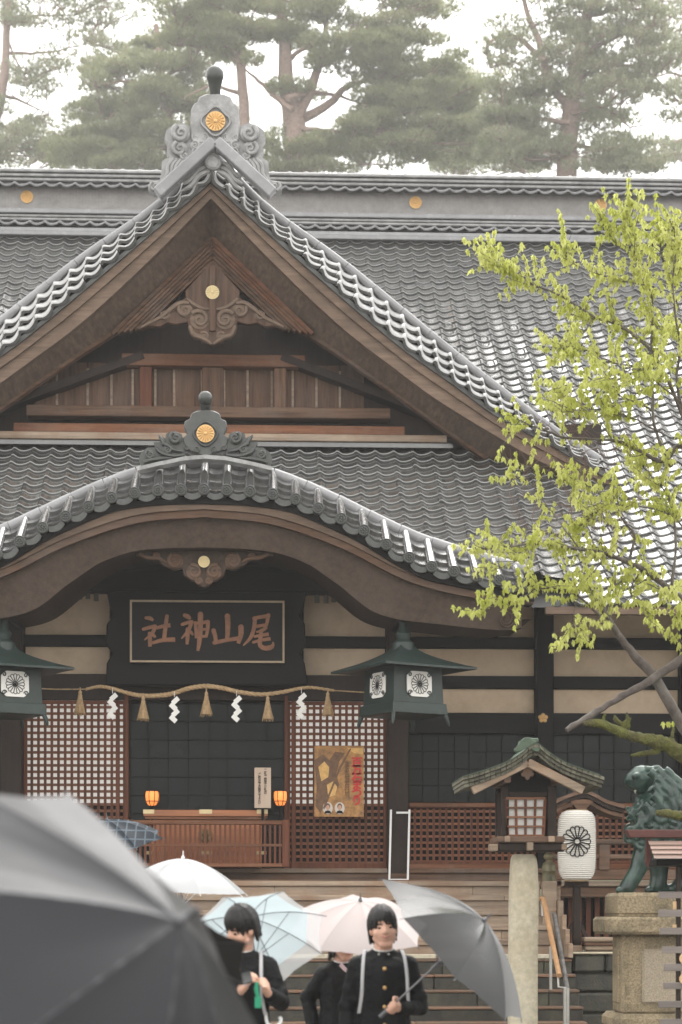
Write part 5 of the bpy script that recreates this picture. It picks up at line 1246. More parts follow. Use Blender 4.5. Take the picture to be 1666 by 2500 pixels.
# ================================================================ PINES BEHIND THE HALL
def hill_z(y):
    t = min(1, max(0, (y-75)/75)); return 50*t*t*(3-2*t)
hm_ = MB().grid([[Vector((x, y, hill_z(y)-.35*(1 if y < 76 else 0) + (.8*noise.noise((x*.03, y*.03, 0)) if y > 90 else 0))) for x in range(-290, 291, 20)] for y in list(range(74, 160, 6))+[180, 220, 300, 420, 560]])
structure(hm_.build('hill', mat('hill_ground', (.07, .075, .04), rough=.9, var=.4, scale=.3, bump=.2), None, 60))
M_PBARK = mat('pine_bark', (.24, .17, .14), rough=.9, var=.4, scale=6, bump=.4)
M_PINE = [leaf_mat('pine_needles_%s' % q, a, b, .62, .35) for q, a, b in (('sage', (.27, .30, .15), (.37, .38, .22)), ('olive', (.25, .28, .155), (.35, .355, .23)))]  # needle colours lightened to imitate haze over the trees
def pine(Y, label, trunks, limbs, regions, seed, base_px, mi=0, dens=1.0, name='pine_tree'):
    r = random.Random(seed); b = pix(base_px, HZ, Y); b.z = hill_z(Y)-.4
    T = thing(name, b, label, 'tree', 'pines behind the hall roof')
    k = sc(Y); segs = []
    def P(x, y, d=0): return pix(x, y, Y+d)
    for tr in trunks:
        pts = [P(*q[:2], q[3] if len(q) > 3 else 0) for q in tr]; rad = [q[2]*k*.82 for q in tr]
        if tr[0][1] > 330: pts = [Vector((pts[0].x, pts[0].y, hill_z(Y)-.4))] + pts; rad = [rad[0]*1.25] + rad
        tt = [i/(len(pts)-1) for i in range(len(pts))]; n = 14
        sm = [Vector([hermite(tt, [p[c] for p in pts], i/(n-1)) for c in range(3)]) + Vector((r.uniform(-1, 1), 0, r.uniform(-1, 1)))*.06 for i in range(n)]
        MB().tube(sm, [hermite(tt, rad, i/(n-1)) for i in range(n)], 9).build('trunk', M_PBARK, T, 60); segs += sm[2:]
    br = MB()
    for lb in limbs:
        pts = [P(q[0], q[1], r.uniform(-2, 2)) for q in lb]; tt = [i/(len(pts)-1) for i in range(len(pts))]; n = 10
        sm = [Vector([hermite(tt, [p[c] for p in pts], i/(n-1)) for c in range(3)]) + Vector((r.uniform(-1, 1), 0, r.uniform(-1, 1)))*.08 for i in range(n)]
        br.tube(sm, [lb[0][2]*k*(1-.75*i/(n-1)) for i in range(n)], 6); segs += sm
    cr = MB()
    for (x0, y0, x1, y1, np_) in regions:
        for _ in range(int(np_*1.35)):
            x, y = r.uniform(x0, x1), r.uniform(y0, y1); c = P(x, y, r.uniform(-4, 4))
            rx, rz = r.uniform(26, 62)*k, r.uniform(11, 22)*k; ry = rx*.8
            # twig to the nearest limb
            q = min(segs, key=lambda s: (s-c).length + (4 if s.z > c.z+.6 else 0))
            m_ = (q+c)/2 + Vector((r.uniform(-.3, .3), 0, r.uniform(-.1, .4)))
            br.tube([q, m_, c, c+Vector((r.uniform(-.5, .5), 0, .1))], [2.1*k, 1.5*k, 1.1*k, .5*k], 5)
            for t in range(4): 
                e = c + Vector((rx*r.uniform(-.9, .9), ry*r.uniform(-.9, .9), rz*r.uniform(-.2, .5))); br.tube([m_.lerp(c, r.uniform(.2, 1)), e], [.9*k, .4*k], 4)
            for t in range(int(150*dens*(rx/(45*k))**1.4)):
                th = r.uniform(0, 6.283); rr = math.sqrt(r.random()); 
                o = c + Vector((rx*rr*math.cos(th), ry*rr*math.sin(th), rz*r.uniform(-.7, 1)*(1-.55*rr*rr)))
                up = Vector((.55*math.cos(th)*rr + r.uniform(-.3, .3), r.uniform(-.4, .3), 1)).normalized()
                for bl in range(6):
                    d = (up + Vector((r.uniform(-1, 1), r.uniform(-1, 1), r.uniform(-.7, .6)))*.85).normalized(); L = r.uniform(.26, .55)
                    s_ = d.cross(Vector((r.uniform(-1, 1), r.uniform(-1, 1), r.uniform(-1, 1))))
                    if s_.length < .01: continue
                    s_ = s_.normalized()*r.uniform(.028, .05)
                    cr.add([o-s_, o+s_, o+d*L], [(0, 1, 2)])
    br.build('branches', M_PBARK, T, 60, fix=False)['kind'] = 'stuff'
    cr.build('needle_crown', M_PINE[mi], T, None, stuff=True, fix=False)
    return T
pine(163, 'tall spreading pine with forked trunks right behind the gable peak', 
     [[(722, 345, 34), (716, 290, 30), (700, 200, 24), (692, 60, 16), (688, -60, 10)], [(600, 345, 17), (590, 200, 15), (578, 80, 12), (570, -60, 9)], [(718, 300, 20), (760, 215, 15), (790, 120, 10), (800, 20, 6)]],
     [[(716, 300, 14), (790, 262, 9), (860, 205, 7), (930, 190, 4)], [(712, 270, 9), (650, 215, 7), (600, 170, 5)], [(705, 240, 9), (780, 225, 7), (880, 250, 5)], [(700, 150, 7), (760, 110, 5), (850, 95, 4)], [(590, 150, 7), (520, 120, 5), (440, 110, 4)], [(585, 100, 6), (650, 60, 5), (720, 30, 3)], [(692, 100, 6), (620, 60, 4), (540, 40, 3)], [(715, 310, 8), (800, 320, 6), (900, 330, 4)], [(590, 230, 6), (520, 210, 4), (450, 240, 3)], [(720, 330, 7), (780, 335, 5), (850, 350, 4)]],
     [(380, -40, 1080, 110, 82), (430, 60, 660, 150, 14), (860, 90, 1120, 200, 26), (850, 200, 1180, 410, 60), (640, 330, 860, 420, 22), (780, 100, 900, 210, 8), (640, 200, 760, 260, 3)], 21, 715)
pine(177, 'broad dense pine with layered foliage left of the gable peak', 
     [[(420, 400, 22), (410, 300, 18), (395, 180, 12), (380, 60, 7)]],
     [[(410, 330, 9), (330, 300, 6), (250, 290, 4)], [(405, 280, 8), (470, 250, 6), (540, 240, 4)], [(400, 230, 7), (320, 200, 5), (230, 210, 4)], [(395, 190, 6), (460, 160, 4), (520, 150, 3)], [(410, 360, 7), (300, 370, 5), (180, 360, 4)]],
     [(210, 140, 500, 270, 42), (190, 250, 560, 410, 66), (330, 80, 560, 160, 16), (130, 330, 300, 420, 14)], 22, 420, 0)
pine(184, 'slender red-trunked pine at the left picture edge', 
     [[(-30, 420, 17), (2, 250, 14), (14, 150, 12), (18, 0, 10), (18, -60, 9)]],
     [[(16, 130, 5), (110, 128, 4), (220, 105, 3)], [(16, 60, 5), (90, 40, 4), (180, 40, 3)], [(6, 230, 5), (60, 250, 4), (120, 280, 3)], [(-10, 300, 5), (60, 330, 4), (150, 340, 3)], [(16, 90, 3), (60, 190, 2), (70, 210, 2)]],
     [(-40, -40, 330, 65, 26), (-40, 300, 200, 410, 30), (40, 130, 150, 240, 7), (200, 90, 330, 130, 5), (-40, 150, 20, 280, 5)], 23, -30, 1, .7)
pine(156, 'loose pine with drooping boughs and leaning twin trunks at the right', 
     [[(1385, 430, 32), (1392, 300, 27), (1402, 200, 22), (1425, 90, 18), (1455, -60, 13)], [(1395, 270, 15), (1340, 200, 12), (1318, 110, 10), (1282, 10, 7), (1270, -60, 5)]],
     [[(1330, 150, 8), (1250, 85, 6), (1190, 108, 5), (1200, 170, 3)], [(1400, 200, 7), (1480, 160, 5), (1570, 170, 4), (1650, 240, 2)], [(1410, 150, 7), (1500, 90, 5), (1600, 60, 4)], [(1392, 300, 7), (1290, 290, 5), (1210, 320, 4)], [(1395, 280, 6), (1470, 260, 5), (1540, 310, 3)], [(1390, 350, 7), (1480, 370, 5), (1580, 400, 4)], [(1440, 40, 6), (1540, 20, 4), (1640, 40, 3)], [(1340, 200, 5), (1260, 220, 4), (1180, 260, 3)], [(1380, 380, 6), (1300, 390, 5), (1220, 380, 4)]],
     [(1200, 60, 1400, 220, 20), (1180, 220, 1420, 410, 44), (1400, 40, 1580, 200, 24), (1450, 330, 1600, 420, 18), (1500, 200, 1680, 300, 9), (1560, 60, 1690, 180, 11), (1300, -40, 1600, 40, 18), (1420, 200, 1500, 340, 9)], 24, 1385, 1, .62)
pine(198, 'pale distant pine glimpsed between the forked pine and the right-hand pine', 
     [[(1130, 430, 14), (1135, 300, 11), (1140, 180, 7)]], [[(1135, 300, 5), (1080, 270, 4), (1040, 270, 3)], [(1135, 340, 5), (1200, 330, 4)]],
     [(1020, 180, 1240, 410, 34), (1060, 300, 1300, 420, 18)], 25, 1130, 0, .8)
pine(191, 'thin sparse pine crown at the right picture edge', [[(1720, 430, 14), (1700, 200, 11), (1690, 0, 8)]], [[(1700, 200, 5), (1640, 180, 4), (1590, 190, 3)], [(1710, 330, 5), (1640, 350, 4), (1580, 390, 3)], [(1695, 60, 5), (1640, 80, 3)]],
     [(1590, 340, 1700, 420, 8), (1600, -30, 1700, 110, 10), (1620, 150, 1700, 230, 4)], 26, 1720, 1, .6)

# ================================================================ YOUNG-LEAVED TREE at the right
MYD = 19.0
M_BARK = mat('dark_bark', (.075, .06, .052), rough=.85, var=.5, scale=12, bump=.4, stain=(.22, .21, .18), stain_w=.6, stain_s=4)
M_MOSS = mat('moss', (.1, .105, .02), rough=.95, var=.6, scale=20, bump=.9, stain=(.06, .045, .03), stain_w=.8, stain_s=5, fine=60, bdist=.03)
M_LEAF = leaf_mat('young_leaf', (.54, .58, .13), (.70, .72, .28), .64, 2.5)
b = pix(1790, HZ, MYD); b.z = 0
mp_ = thing('maple_tree', b, 'tree with fresh yellow-green leaves reaching in from the right in front of the roof', 'tree')
rt_ = random.Random(31)
def MP(x, y, d=0): return pix(x, y, MYD+d)
def smooth(pts, n):
    t = [i/(len(pts)-1) for i in range(len(pts))]; return [Vector([hermite(t, [p[c] for p in pts], i/(n-1)) for c in range(3)]) for i in range(n)]
kM = sc(MYD)
main = [  # (points, r0, r1, depth0, depth1, leaf density, name)
 ([(1800, 2400), (1790, 2150), (1735, 1900), (1666, 1772), (1598, 1655), (1545, 1596), (1518, 1560), (1480, 1500), (1450, 1440)], 24, 5, 0, -.2, .15),
 ([(1760, 1545), (1666, 1607), (1600, 1654), (1520, 1700), (1450, 1742), (1384, 1783)], 12, 6.5, 0, -.5, 0),
 ([(1790, 1640), (1740, 1510), (1666, 1463), (1600, 1410), (1534, 1373), (1470, 1350), (1417, 1341), (1311, 1328), (1235, 1335), (1125, 1345)], 17, 1.6, .2, -.3, 1.0),
 ([(1800, 1500), (1740, 1230), (1666, 1091), (1620, 1128), (1556, 1097), (1497, 1075), (1391, 1070), (1330, 1050), (1258, 1022)], 14, 1.4, .3, 0, .45),
 ([(1740, 1250), (1680, 1050), (1600, 870), (1520, 800), (1449, 772), (1364, 719), (1285, 687), (1230, 650), (1192, 624)], 9, 1.3, .4, .1, 1.25),
 ([(1640, 1140), (1600, 1050), (1593, 960), (1590, 862), (1593, 719), (1560, 650), (1542, 590), (1531, 540), (1533, 515)], 7, 1.2, .2, .5, 1.15),
 ([(1700, 1100), (1655, 950), (1660, 850), (1642, 700), (1650, 600), (1640, 545)], 7, 1.3, 0, -.3, 1.25),
 ([(1600, 900), (1500, 885), (1430, 855), (1365, 850)], 3.5, 1.1, .1, -.2, 1.3), ([(1590, 1000), (1500, 960), (1420, 940), (1365, 965)], 3.5, 1.1, .1, .5, 1.4),
 ([(1620, 1060), (1540, 1020), (1460, 1000), (1370, 1005)], 3.5, 1.1, .1, -.4, 1.3), ([(1660, 980), (1600, 930), (1560, 900), (1480, 930)], 3.5, 1.1, -.2, -.6, 1.5),
 ([(1534, 1373), (1548, 1309), (1524, 1272), (1470, 1210), (1400, 1180), (1370, 1170)], 6, 1.2, 0, -.3, 1.2), ([(1640, 1440), (1650, 1300), (1630, 1210), (1580, 1150), (1540, 1120)], 6, 1.3, .1, .4, 1.35),
 ([(1417, 1341), (1365, 1275), (1328, 1222), (1300, 1170), (1292, 1120)], 2.6, .9, -.1, -.2, .3), ([(1300, 1215), (1260, 1185), (1235, 1165)], 1.4, .8, -.2, -.3, .6),
 ([(1518, 1560), (1440, 1480), (1380, 1440), (1300, 1440), (1240, 1465), (1176, 1488)], 5, 1.1, 0, -.4, 1.0), ([(1480, 1500), (1500, 1430), (1560, 1420), (1640, 1450)], 4.5, 1.3, 0, .3, 1.1),
 ([(1700, 1320), (1640, 1260), (1560, 1235), (1480, 1240), (1410, 1290)], 5, 1.2, .3, -.1, 1.4), ([(1598, 700), (1540, 690), (1470, 672), (1395, 640), (1380, 600)], 3.5, 1.1, .3, .6, 1.3), ([(1660, 760), (1620, 640), (1610, 560)], 3, 1.1, .2, -.1, 1.3),
 ([(1560, 640), (1500, 590), (1470, 540)], 2.4, 1, .4, .6, 1.0), ([(1690, 1660), (1660, 1560), (1662, 1470)], 5, 1.4, 0, -.3, .7), ([(1480, 1360), (1430, 1420), (1400, 1500), (1420, 1560)], 3, 1, 0, -.3, .9),
 ([(1560, 1400), (1540, 1450), (1590, 1500)], 3, 1, 0, .3, .9), ([(1450, 772), (1420, 820), (1380, 850)], 2.2, 1, 0, .2, 1.0), ([(1690, 880), (1650, 820), (1600, 800)], 3, 1, .2, .3, 1.3), ([(1311, 1328), (1260, 1370), (1200, 1395)], 2, .9, -.2, -.4, .9),
 ([(1417, 1341), (1340, 1300), (1280, 1290)], 1.8, .8, -.1, .2, .3), ([(1391, 1070), (1330, 1000), (1320, 960)], 1.6, .7, 0, 0, .08), ([(1497, 1075), (1440, 1000), (1400, 985)], 2.2, .8, .1, .1, .25),
 ([(1740, 1250), (1770, 1000), (1780, 800), (1760, 620)], 8, 1.3, .2, .4, .9), ([(1770, 1000), (1850, 880), (1930, 800)], 5, 1.2, .2, .5, .9), ([(1740, 1510), (1820, 1380), (1920, 1300)], 7, 1.3, 0, .4, .9), ([(1760, 1300), (1840, 1180), (1930, 1100)], 5, 1.2, 0, -.5, .9), ([(1735, 1900), (1700, 1700), (1800, 1560), (1880, 1500)], 6, 1.3, -.1, .3, .6)]
leaf_jobs = []
tw = MB(); nb_ = 0
def leaf_cluster(p, n=4, s=1.0):
    a0 = rt_.uniform(0, 6.28)
    for i in range(n): leaf_jobs.append((p + Vector((rt_.uniform(-.012, .012), rt_.uniform(-.012, .012), rt_.uniform(-.01, .01))), a0+i*6.28/n+rt_.uniform(-.5, .5), rt_.uniform(.6, 1.45), s*rt_.uniform(.6, 1.3)))
for bi, (pl_, r0, r1, d0, d1, den) in enumerate(main):
    n = len(pl_); pts = [MP(x, y, d0+(d1-d0)*i/(n-1)) for i, (x, y) in enumerate(pl_)]
    if bi == 0: pts[0].z = 0
    N = 4*n; sm = smooth(pts, N)
    for i in range(1, N-1): sm[i] += Vector((rt_.uniform(-1, 1), rt_.uniform(-1, 1), rt_.uniform(-1, 1)))*.006
    rr = [(r0+(r1-r0)*(i/(N-1))**.7)*kM*(.72 if bi > 1 else 1) for i in range(N)]
    if bi == 1:
        for i in range(N): rr[i] *= rt_.uniform(.85, 1.2)
    MB().tube(sm, rr, 8 if r0 > 4 else 6).build('trunk' if bi == 0 else 'branch', M_BARK, mp_, 60, fix=False)
    if not den: continue
    L = sum((sm[i+1]-sm[i]).length for i in range(N-1)); nt_w = int(L*22*den)+1
    for q in range(nt_w):
        u = rt_.uniform(.12 if bi else .7, 1)**.8*(N-1); i = min(int(u), N-2); p = sm[i].lerp(sm[i+1], u-i)
        tang = (sm[i+1]-sm[i]).normalized()
        d = (tang*rt_.uniform(.0, .9) + Vector((rt_.uniform(-1, .8), rt_.uniform(-1, 1)*.9, rt_.uniform(-.45, 1.0)))).normalized(); LL = rt_.uniform(.10, .42)
        e1 = p + d*LL*.5 + Vector((0, 0, rt_.uniform(-.02, .03))); e2 = p + d*LL + Vector((0, 0, rt_.uniform(-.05, .04)))
        tw.tube([p, e1, e2], [.0042, .003, .0016], 4)
        nn = 1+int(LL/.075)
        for j in range(nn):
            t = (j+1)/nn; c = p.lerp(e1, t*2) if t < .5 else e1.lerp(e2, t*2-1)
            if rt_.random() < .88: leaf_cluster(c, rt_.choice((4, 5, 5, 6)))
    leaf_cluster(sm[-1], 5)
tw.build('twigs', M_BARK, mp_, None, stuff=True, fix=False)
# bare reddish twigs low on the left side of the crown
bt = MB()
for q in range(150):
    x, y = rt_.uniform(1240, 1560), rt_.uniform(1020, 1330); p = MP(x, y, rt_.uniform(-.3, .6)); a = rt_.uniform(.4, 3.0); L = rt_.uniform(.15, .5)
    if y < 1120 and x < 1330: continue
    pts = [p]; 
    for j in range(4): a += rt_.uniform(-.45, .45); pts.append(pts[-1] + Vector((math.cos(a), rt_.uniform(-.3, .3), math.sin(a)))*L/4)
    bt.tube(pts, [.0032, .0028, .0024, .0018, .0012], 4)
    if rt_.random() < .6: 
        k_ = pts[2]; bt.tube([k_, k_+Vector((rt_.uniform(-.12, .12), 0, rt_.uniform(.02, .12)))], [.002, .001], 4)
bt.build('bare_twigs', mat('red_twig', (.12, .07, .055), rough=.8, bump=0), mp_, None, stuff=True, fix=False)
def leaf_mesh(seed):
    r = random.Random(seed); S = .049
    # five-pointed leaf folded along the midrib and bent downward
    out = [(0, 0), (.2, .1), (.24, .3), (.5, .5), (.22, .52), (.2, .8), (0, 1.2), (-.2, .8), (-.22, .52), (-.5, .5), (-.24, .3), (-.2, .1)]
    fold = r.uniform(.35, .8); bend = r.uniform(.25, .7)
    vs = [(x*S, y*S, (-abs(x)*fold - bend*y*y*.5)*S) for x, y in out] + [(0, .5*S, -bend*.125*S)]
    c = len(out); fs = [(i, (i+1) % c, c) for i in range(c)]
    return MB().add(vs, fs)
LMB = [leaf_mesh(i) for i in range(5)]; LM = [m.mesh('leaf', M_LEAF, None, fix=False) for m in LMB]
leaf_jobs.sort(key=lambda j: j[0].y); fol = MB()
for i, (p, a, dr, s) in enumerate(leaf_jobs):
    M = Matrix.Translation(p) @ Matrix.Rotation(a, 4, 'Z') @ Matrix.Rotation(-dr, 4, 'X') @ Matrix.Rotation(rt_.uniform(-.4, .4), 4, 'Y') @ Matrix.Scale(s, 4)
    d = p - Vector((CX, 0, CZ)); px = 833 + FPX*d.dot(RGT)/d.dot(FWD)
    if i % max(1, len(leaf_jobs)//290) == 0 and px < 1666 and nb_ < 290: place('leaf', LM[i % 5], mp_, M); nb_ += 1
    else: fol.merge(LMB[i % 5], M)
fol.build('foliage', M_LEAF, mp_, None, stuff=True, fix=False)
# mossy old limbs
def mossy(pl_, rr, d0, d1, seed):
    r = random.Random(seed); n = len(pl_); pts = [MP(x, y, d0+(d1-d0)*i/(n-1)) for i, (x, y) in enumerate(pl_)]; N = 6*n; sm = smooth(pts, N); m = MB()
    t = [i/(n-1) for i in range(n)]; ra = [hermite(t, rr, i/(N-1))*kM for i in range(N)]
    m.tube(sm, ra, 10)
    for i in range(N*9):
        j = r.randrange(N); a = r.uniform(0, 6.28); m.ball(sm[j] + Vector((r.uniform(-.01, .01), ra[j]*math.cos(a)*.8, ra[j]*math.sin(a)*.9)), ra[j]*r.uniform(.2, .5), 6, 4)
    return m
m = mossy([(1790, 1960), (1720, 1885), (1666, 1842), (1620, 1815), (1580, 1806), (1520, 1790), (1470, 1768), (1425, 1766)], [30, 22, 19, 16, 13, 11, 10, 6], 0, -.5, 1)
for a in ([(1510, 1790), (1525, 1768), (1540, 1755)], [(1535, 1775), (1530, 1740)], [(1500, 1752), (1540, 1790)], [(1640, 1810), (1645, 1775)], [(1470, 1768), (1478, 1742)], [(1610, 1835), (1570, 1840), (1540, 1845)]):
    m.merge(mossy(a, [6]*(len(a)-1)+[3.5], -.2, -.2, 3))
remesh_build(m, .012, 'mossy_limb', M_MOSS, mp_, 1)
remesh_build(mossy([(1790, 2010), (1690, 1995), (1640, 1988), (1602, 1984)], [16, 12, 10, 6], -.2, -.4, 2), .012, 'mossy_limb', M_MOSS, mp_, 1)
# ================================================================ UMBRELLAS
M_SHAFT = mat('umbrella_metal', (.2, .2, .21), rough=.35, metal=.6, var=.1, bump=0)
M_RIB = mat('umbrella_rib', (.12, .12, .13), rough=.4, metal=.4, var=.1, bump=0)
def umbrella(name, apex, axis, Rr, h, mats, label, shaft=.82, handle='hook', roll=0.0, band=None, rib_m=None, mh=None, scal=.055, sag=.02, pw=1.75, rib_th=.0028, stretch=True):
    axis = Vector(axis).normalized(); q = axis.to_track_quat('Z', 'Y'); M = Matrix.Translation(apex) @ q.to_matrix().to_4x4() @ Matrix.Rotation(roll, 4, 'Z')
    grip = Vector(apex) - axis*shaft
    U = thing(name, grip, label, 'umbrella', None); n = 8; rib_m = rib_m or M_RIB
    def pt(u, a_frac, k):
        a = 2*math.pi*(k+a_frac)/n; e = 4*a_frac*(1-a_frac)          # e: 0 on the ribs, 1 mid panel
        ch = math.cos(math.pi/n)/math.cos(math.pi/n*(2*a_frac-1))     # chord between the ribs
        r = Rr*u*(1+(ch-1)*(.25+.75*u))*(1-scal*e*u**3); z = -h*u**pw - sag*e*math.sin(math.pi*min(1, u*1.05))*.8 + .012*Rr*u*e*noise.noise((6*a_frac+k*3.1, u*5, h*9)) + .006*Rr*u*math.sin(a_frac*25+k)*e
        return M @ Vector((r*math.cos(a), r*math.sin(a), z))
    nu, na = 10, 8
    for k in range(n):
        m = mats[k % len(mats)]
        lim = 1.0 if band is None else .80
        MB().grid([[pt(lim*i/nu, j/na, k) for j in range(na+1)] for i in range(nu+1)]).build('panel', m, U, 180, fix=False)
        if band is not None: MB().grid([[pt(.8+.2*i/3, j/na, k) for j in range(na+1)] for i in range(4)]).build('border_panel', band, U, 180, fix=False)
        rp = [pt(u/9, 0, k) - axis*.004 for u in range(10)]
        rp.append(rp[-1]+(rp[-1]-rp[-2]).normalized()*.02)
        rb = MB().tube(rp, rib_th, 5).build('rib', rib_m, U, 60)
        if stretch: MB().tube([rp[5], Vector(apex)-axis*(h+.13)], rib_th*.9, 5).build('stretcher', rib_m, U, 60)
    MB().tube([Vector(apex)-axis*.0, Vector(apex)+axis*.018, Vector(apex)+axis*.02, Vector(apex)+axis*.06], [.014, .011, .0055, .004], 8).build('ferrule', rib_m, U, 60)
    MB().tube([Vector(apex), grip], .0058, 8).build('shaft', M_SHAFT, U, 60)
    MB().tube([Vector(apex)-axis*(h+.1), Vector(apex)-axis*(h+.17)], .011, 8).build('runner', rib_m, U, 60)
    if handle == 'hook':
        side = axis.cross(Vector((0, 1, 0))).normalized()
        pts = [grip+axis*.1, grip] + [grip - side*.042*(1-math.cos(t)) - axis*.042*math.sin(t) for t in [math.pi*i/8 for i in range(1, 10)]]
        MB().tube(pts, [.011]*len(pts), 10).build('handle', mh or M_SHAFT, U, 60)
    elif handle: MB().tube([grip+axis*.12, grip], [.012, .014], 10).build('handle', mh or M_RIB, U, 60)
    return U
# big grey umbrella close to the lens
m_near = mat('grey_nylon', (.018, .019, .023), rough=.4, var=.12, scale=4, bump=.04, spec=.27, coat=.05, fine=200)
umbrella('near_umbrella', pix(440, 2250, 4.6), (.78, -.50, .58), .60, .27, [m_near], 'large grey umbrella close in front, filling the lower left corner', .85, 'hook', .33, rib_th=.004, stretch=True, pw=1.32)
m_blk = mat('black_nylon', (.016, .016, .017), rough=.5, var=.1, bump=.05)
umbrella('black_umbrella', pix(392, 2330, 8.2), (-.30, .62, .75), .34, .13, [m_blk], 'small black umbrella tip showing between the grey umbrella and the boy with the phone', .6, None, .1)
m_plaid = mat('plaid_cloth', (.008, .014, .022), spec=.2, rough=.7, var=.1, bump=.05)
def plaid(m):
    n = m.node_tree.nodes; l = m.node_tree.links; b = n['Principled BSDF']; src = b.inputs['Base Color'].links[0].from_socket
    tc = n.new('ShaderNodeTexCoord'); prev = src
    for ax, s in ((0, 1), (2, 1)):
        sp = n.new('ShaderNodeSeparateXYZ'); l.new(tc.outputs['Object'], sp.inputs[0])
        mm = n.new('ShaderNodeMath'); mm.operation = 'MULTIPLY'; mm.inputs[1].default_value = 12; l.new(sp.outputs[ax], mm.inputs[0])
        fr_ = n.new('ShaderNodeMath'); fr_.operation = 'FRACT'; l.new(mm.outputs[0], fr_.inputs[0])
        lt = n.new('ShaderNodeMath'); lt.operation = 'LESS_THAN'; lt.inputs[1].default_value = .16; l.new(fr_.outputs[0], lt.inputs[0])
        mx = n.new('ShaderNodeMix'); mx.data_type = 'RGBA'; l.new(lt.outputs[0], mx.inputs[0]); l.new(prev, mx.inputs[6]); mx.inputs[7].default_value = (.06, .08, .1, 1); prev = mx.outputs[2]
    l.new(prev, b.inputs['Base Color'])
plaid(m_plaid)
umbrella('plaid_umbrella', pix(262, 2002, 18.5), (-.12, -.25, 1), .50, .2, [m_plaid], 'dark blue plaid umbrella partly behind the large grey umbrella', .8, 'hook', .2)
m_wht = sheet('white_film', (.62, .64, .66), .45, .0, rough=.25)
m_clr = sheet('clear_film', (.80, .82, .84), .4, .45, rough=.15)
umbrella('white_umbrella', pix(447, 2096, 15.8), (.05, -.04, 1), .52, .25, [m_wht], 'white vinyl umbrella held upright behind the pale blue one', .8, 'hook', .2, rib_m=M_WHITE)
m_blue = sheet('pale_blue_film', (.56, .66, .70), .5, .10, rough=.25)
umbrella('blue_umbrella', pix(608, 2240, 12.75), (-.13, .66, .74), .47, .2, [m_blue], 'pale blue umbrella with clear border leaning back over the boy with the phone', .84, 'hook', .25, band=m_clr, mh=M_WHITE)
m_pink = sheet('pinkish_cloth', (.68, .60, .59), .4, .0, rough=.5)
umbrella('pink_umbrella', pix(880, 2200, 13.4), (.02, -.42, .9), .46, .19, [m_pink], 'pinkish white umbrella behind the smiling boy', .78, 'hook', .1, rib_m=M_RIB)
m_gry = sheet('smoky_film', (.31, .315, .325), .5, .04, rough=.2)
m_gry_shade = sheet('smoky_film_shaded', (.04, .042, .044), .3, .05, rough=.2)  # shaded copy of the film, paints the umbrella's darker side
# ================================================================ PEOPLE
M_SKIN = mat('skin', (.62, .37, .27), rough=.5, var=.06, scale=9, bump=.03, stain=(.66, .33, .25), stain_w=.4, stain_s=14)
M_HAIR = mat('black_hair', (.006, .005, .005), spec=.4, rough=.45, var=.3, scale=6, grain='z', bump=.4, fine=120)
M_UNI = mat('black_uniform', (.0045, .005, .006), spec=.25, rough=.7, var=.3, scale=5, bump=.7, fine=16, bdist=.03)
M_COLLAR = mat('white_collar', (.75, .74, .72), rough=.6, var=.04, bump=.02)
M_STRAP = mat('grey_strap', (.42, .42, .43), rough=.7, var=.1, bump=.1)
M_LIP = mat('lip', (.50, .20, .17), rough=.45, var=.05, bump=0)
def hand_grip(mb, c, ax, frm, flip=1):
    "closed hand round a rod through c along ax, wrist towards frm"
    ax = Vector(ax).normalized(); w = (Vector(c)-Vector(frm)); w = (w - ax*w.dot(ax)).normalized(); n = ax.cross(w)*flip; c = Vector(c)
    mb.caps(c - w*.03 + n*.012 + ax*.022, c - w*.03 + n*.012 - ax*.022, .024, .023, 8)
    mb.caps(c - w*.05, c - w*.085, .026, .024, 8)
    for k in range(4):
        o = c + ax*(.032 - .0215*k); L = (.95, 1.05, 1.0, .85)[k]; pts = []
        for t in (15, 70, 130, 190): a = R(t*L); pts.append(o + (-w*math.cos(a) + n*math.sin(a))*.026)
        mb.chain(pts, [.0105, .0100, .0092, .0082], 7)
    mb.chain([c - w*.045 + ax*.03 - n*.008, c - w*.02 + ax*.05 - n*.024, c + w*.012 + ax*.046 - n*.026, c+w*.022+ax*.036-n*.012], [.014, .012, .0105, .009], 7)
    return c - w*.085
def hand_open(mb, wrist, d, n, hold=None):
    "hand under a flat thing: palm along d, fingers curling towards n"
    d = Vector(d).normalized(); n = Vector(n); n = (n - d*n.dot(d)).normalized(); s = d.cross(n); w = Vector(wrist)
    mb.caps(w, w+d*.03, .024, .026, 8); mb.caps(w+d*.055+s*.022, w+d*.055-s*.022, .021, .02, 8); mb.caps(w+d*.03+s*.016, w+d*.03-s*.016, .024, .022, 8)
    for k in range(4):
        o = w + d*.07 + s*(.03-.02*k); L = (.9, 1.05, 1, .8)[k]; mb.chain([o, o+d*.036*L+n*.008, o+d*.055*L+n*.034*L, o+d*.045*L+n*.055*L], [.0105, .0098, .009, .008], 7)
    mb.chain([w+d*.02+s*.03, w+d*.045+s*.055+n*.01, w+d*.06+s*.05+n*.035, w+d*.068+s*.035+n*.05], [.014, .012, .0105, .009], 7)
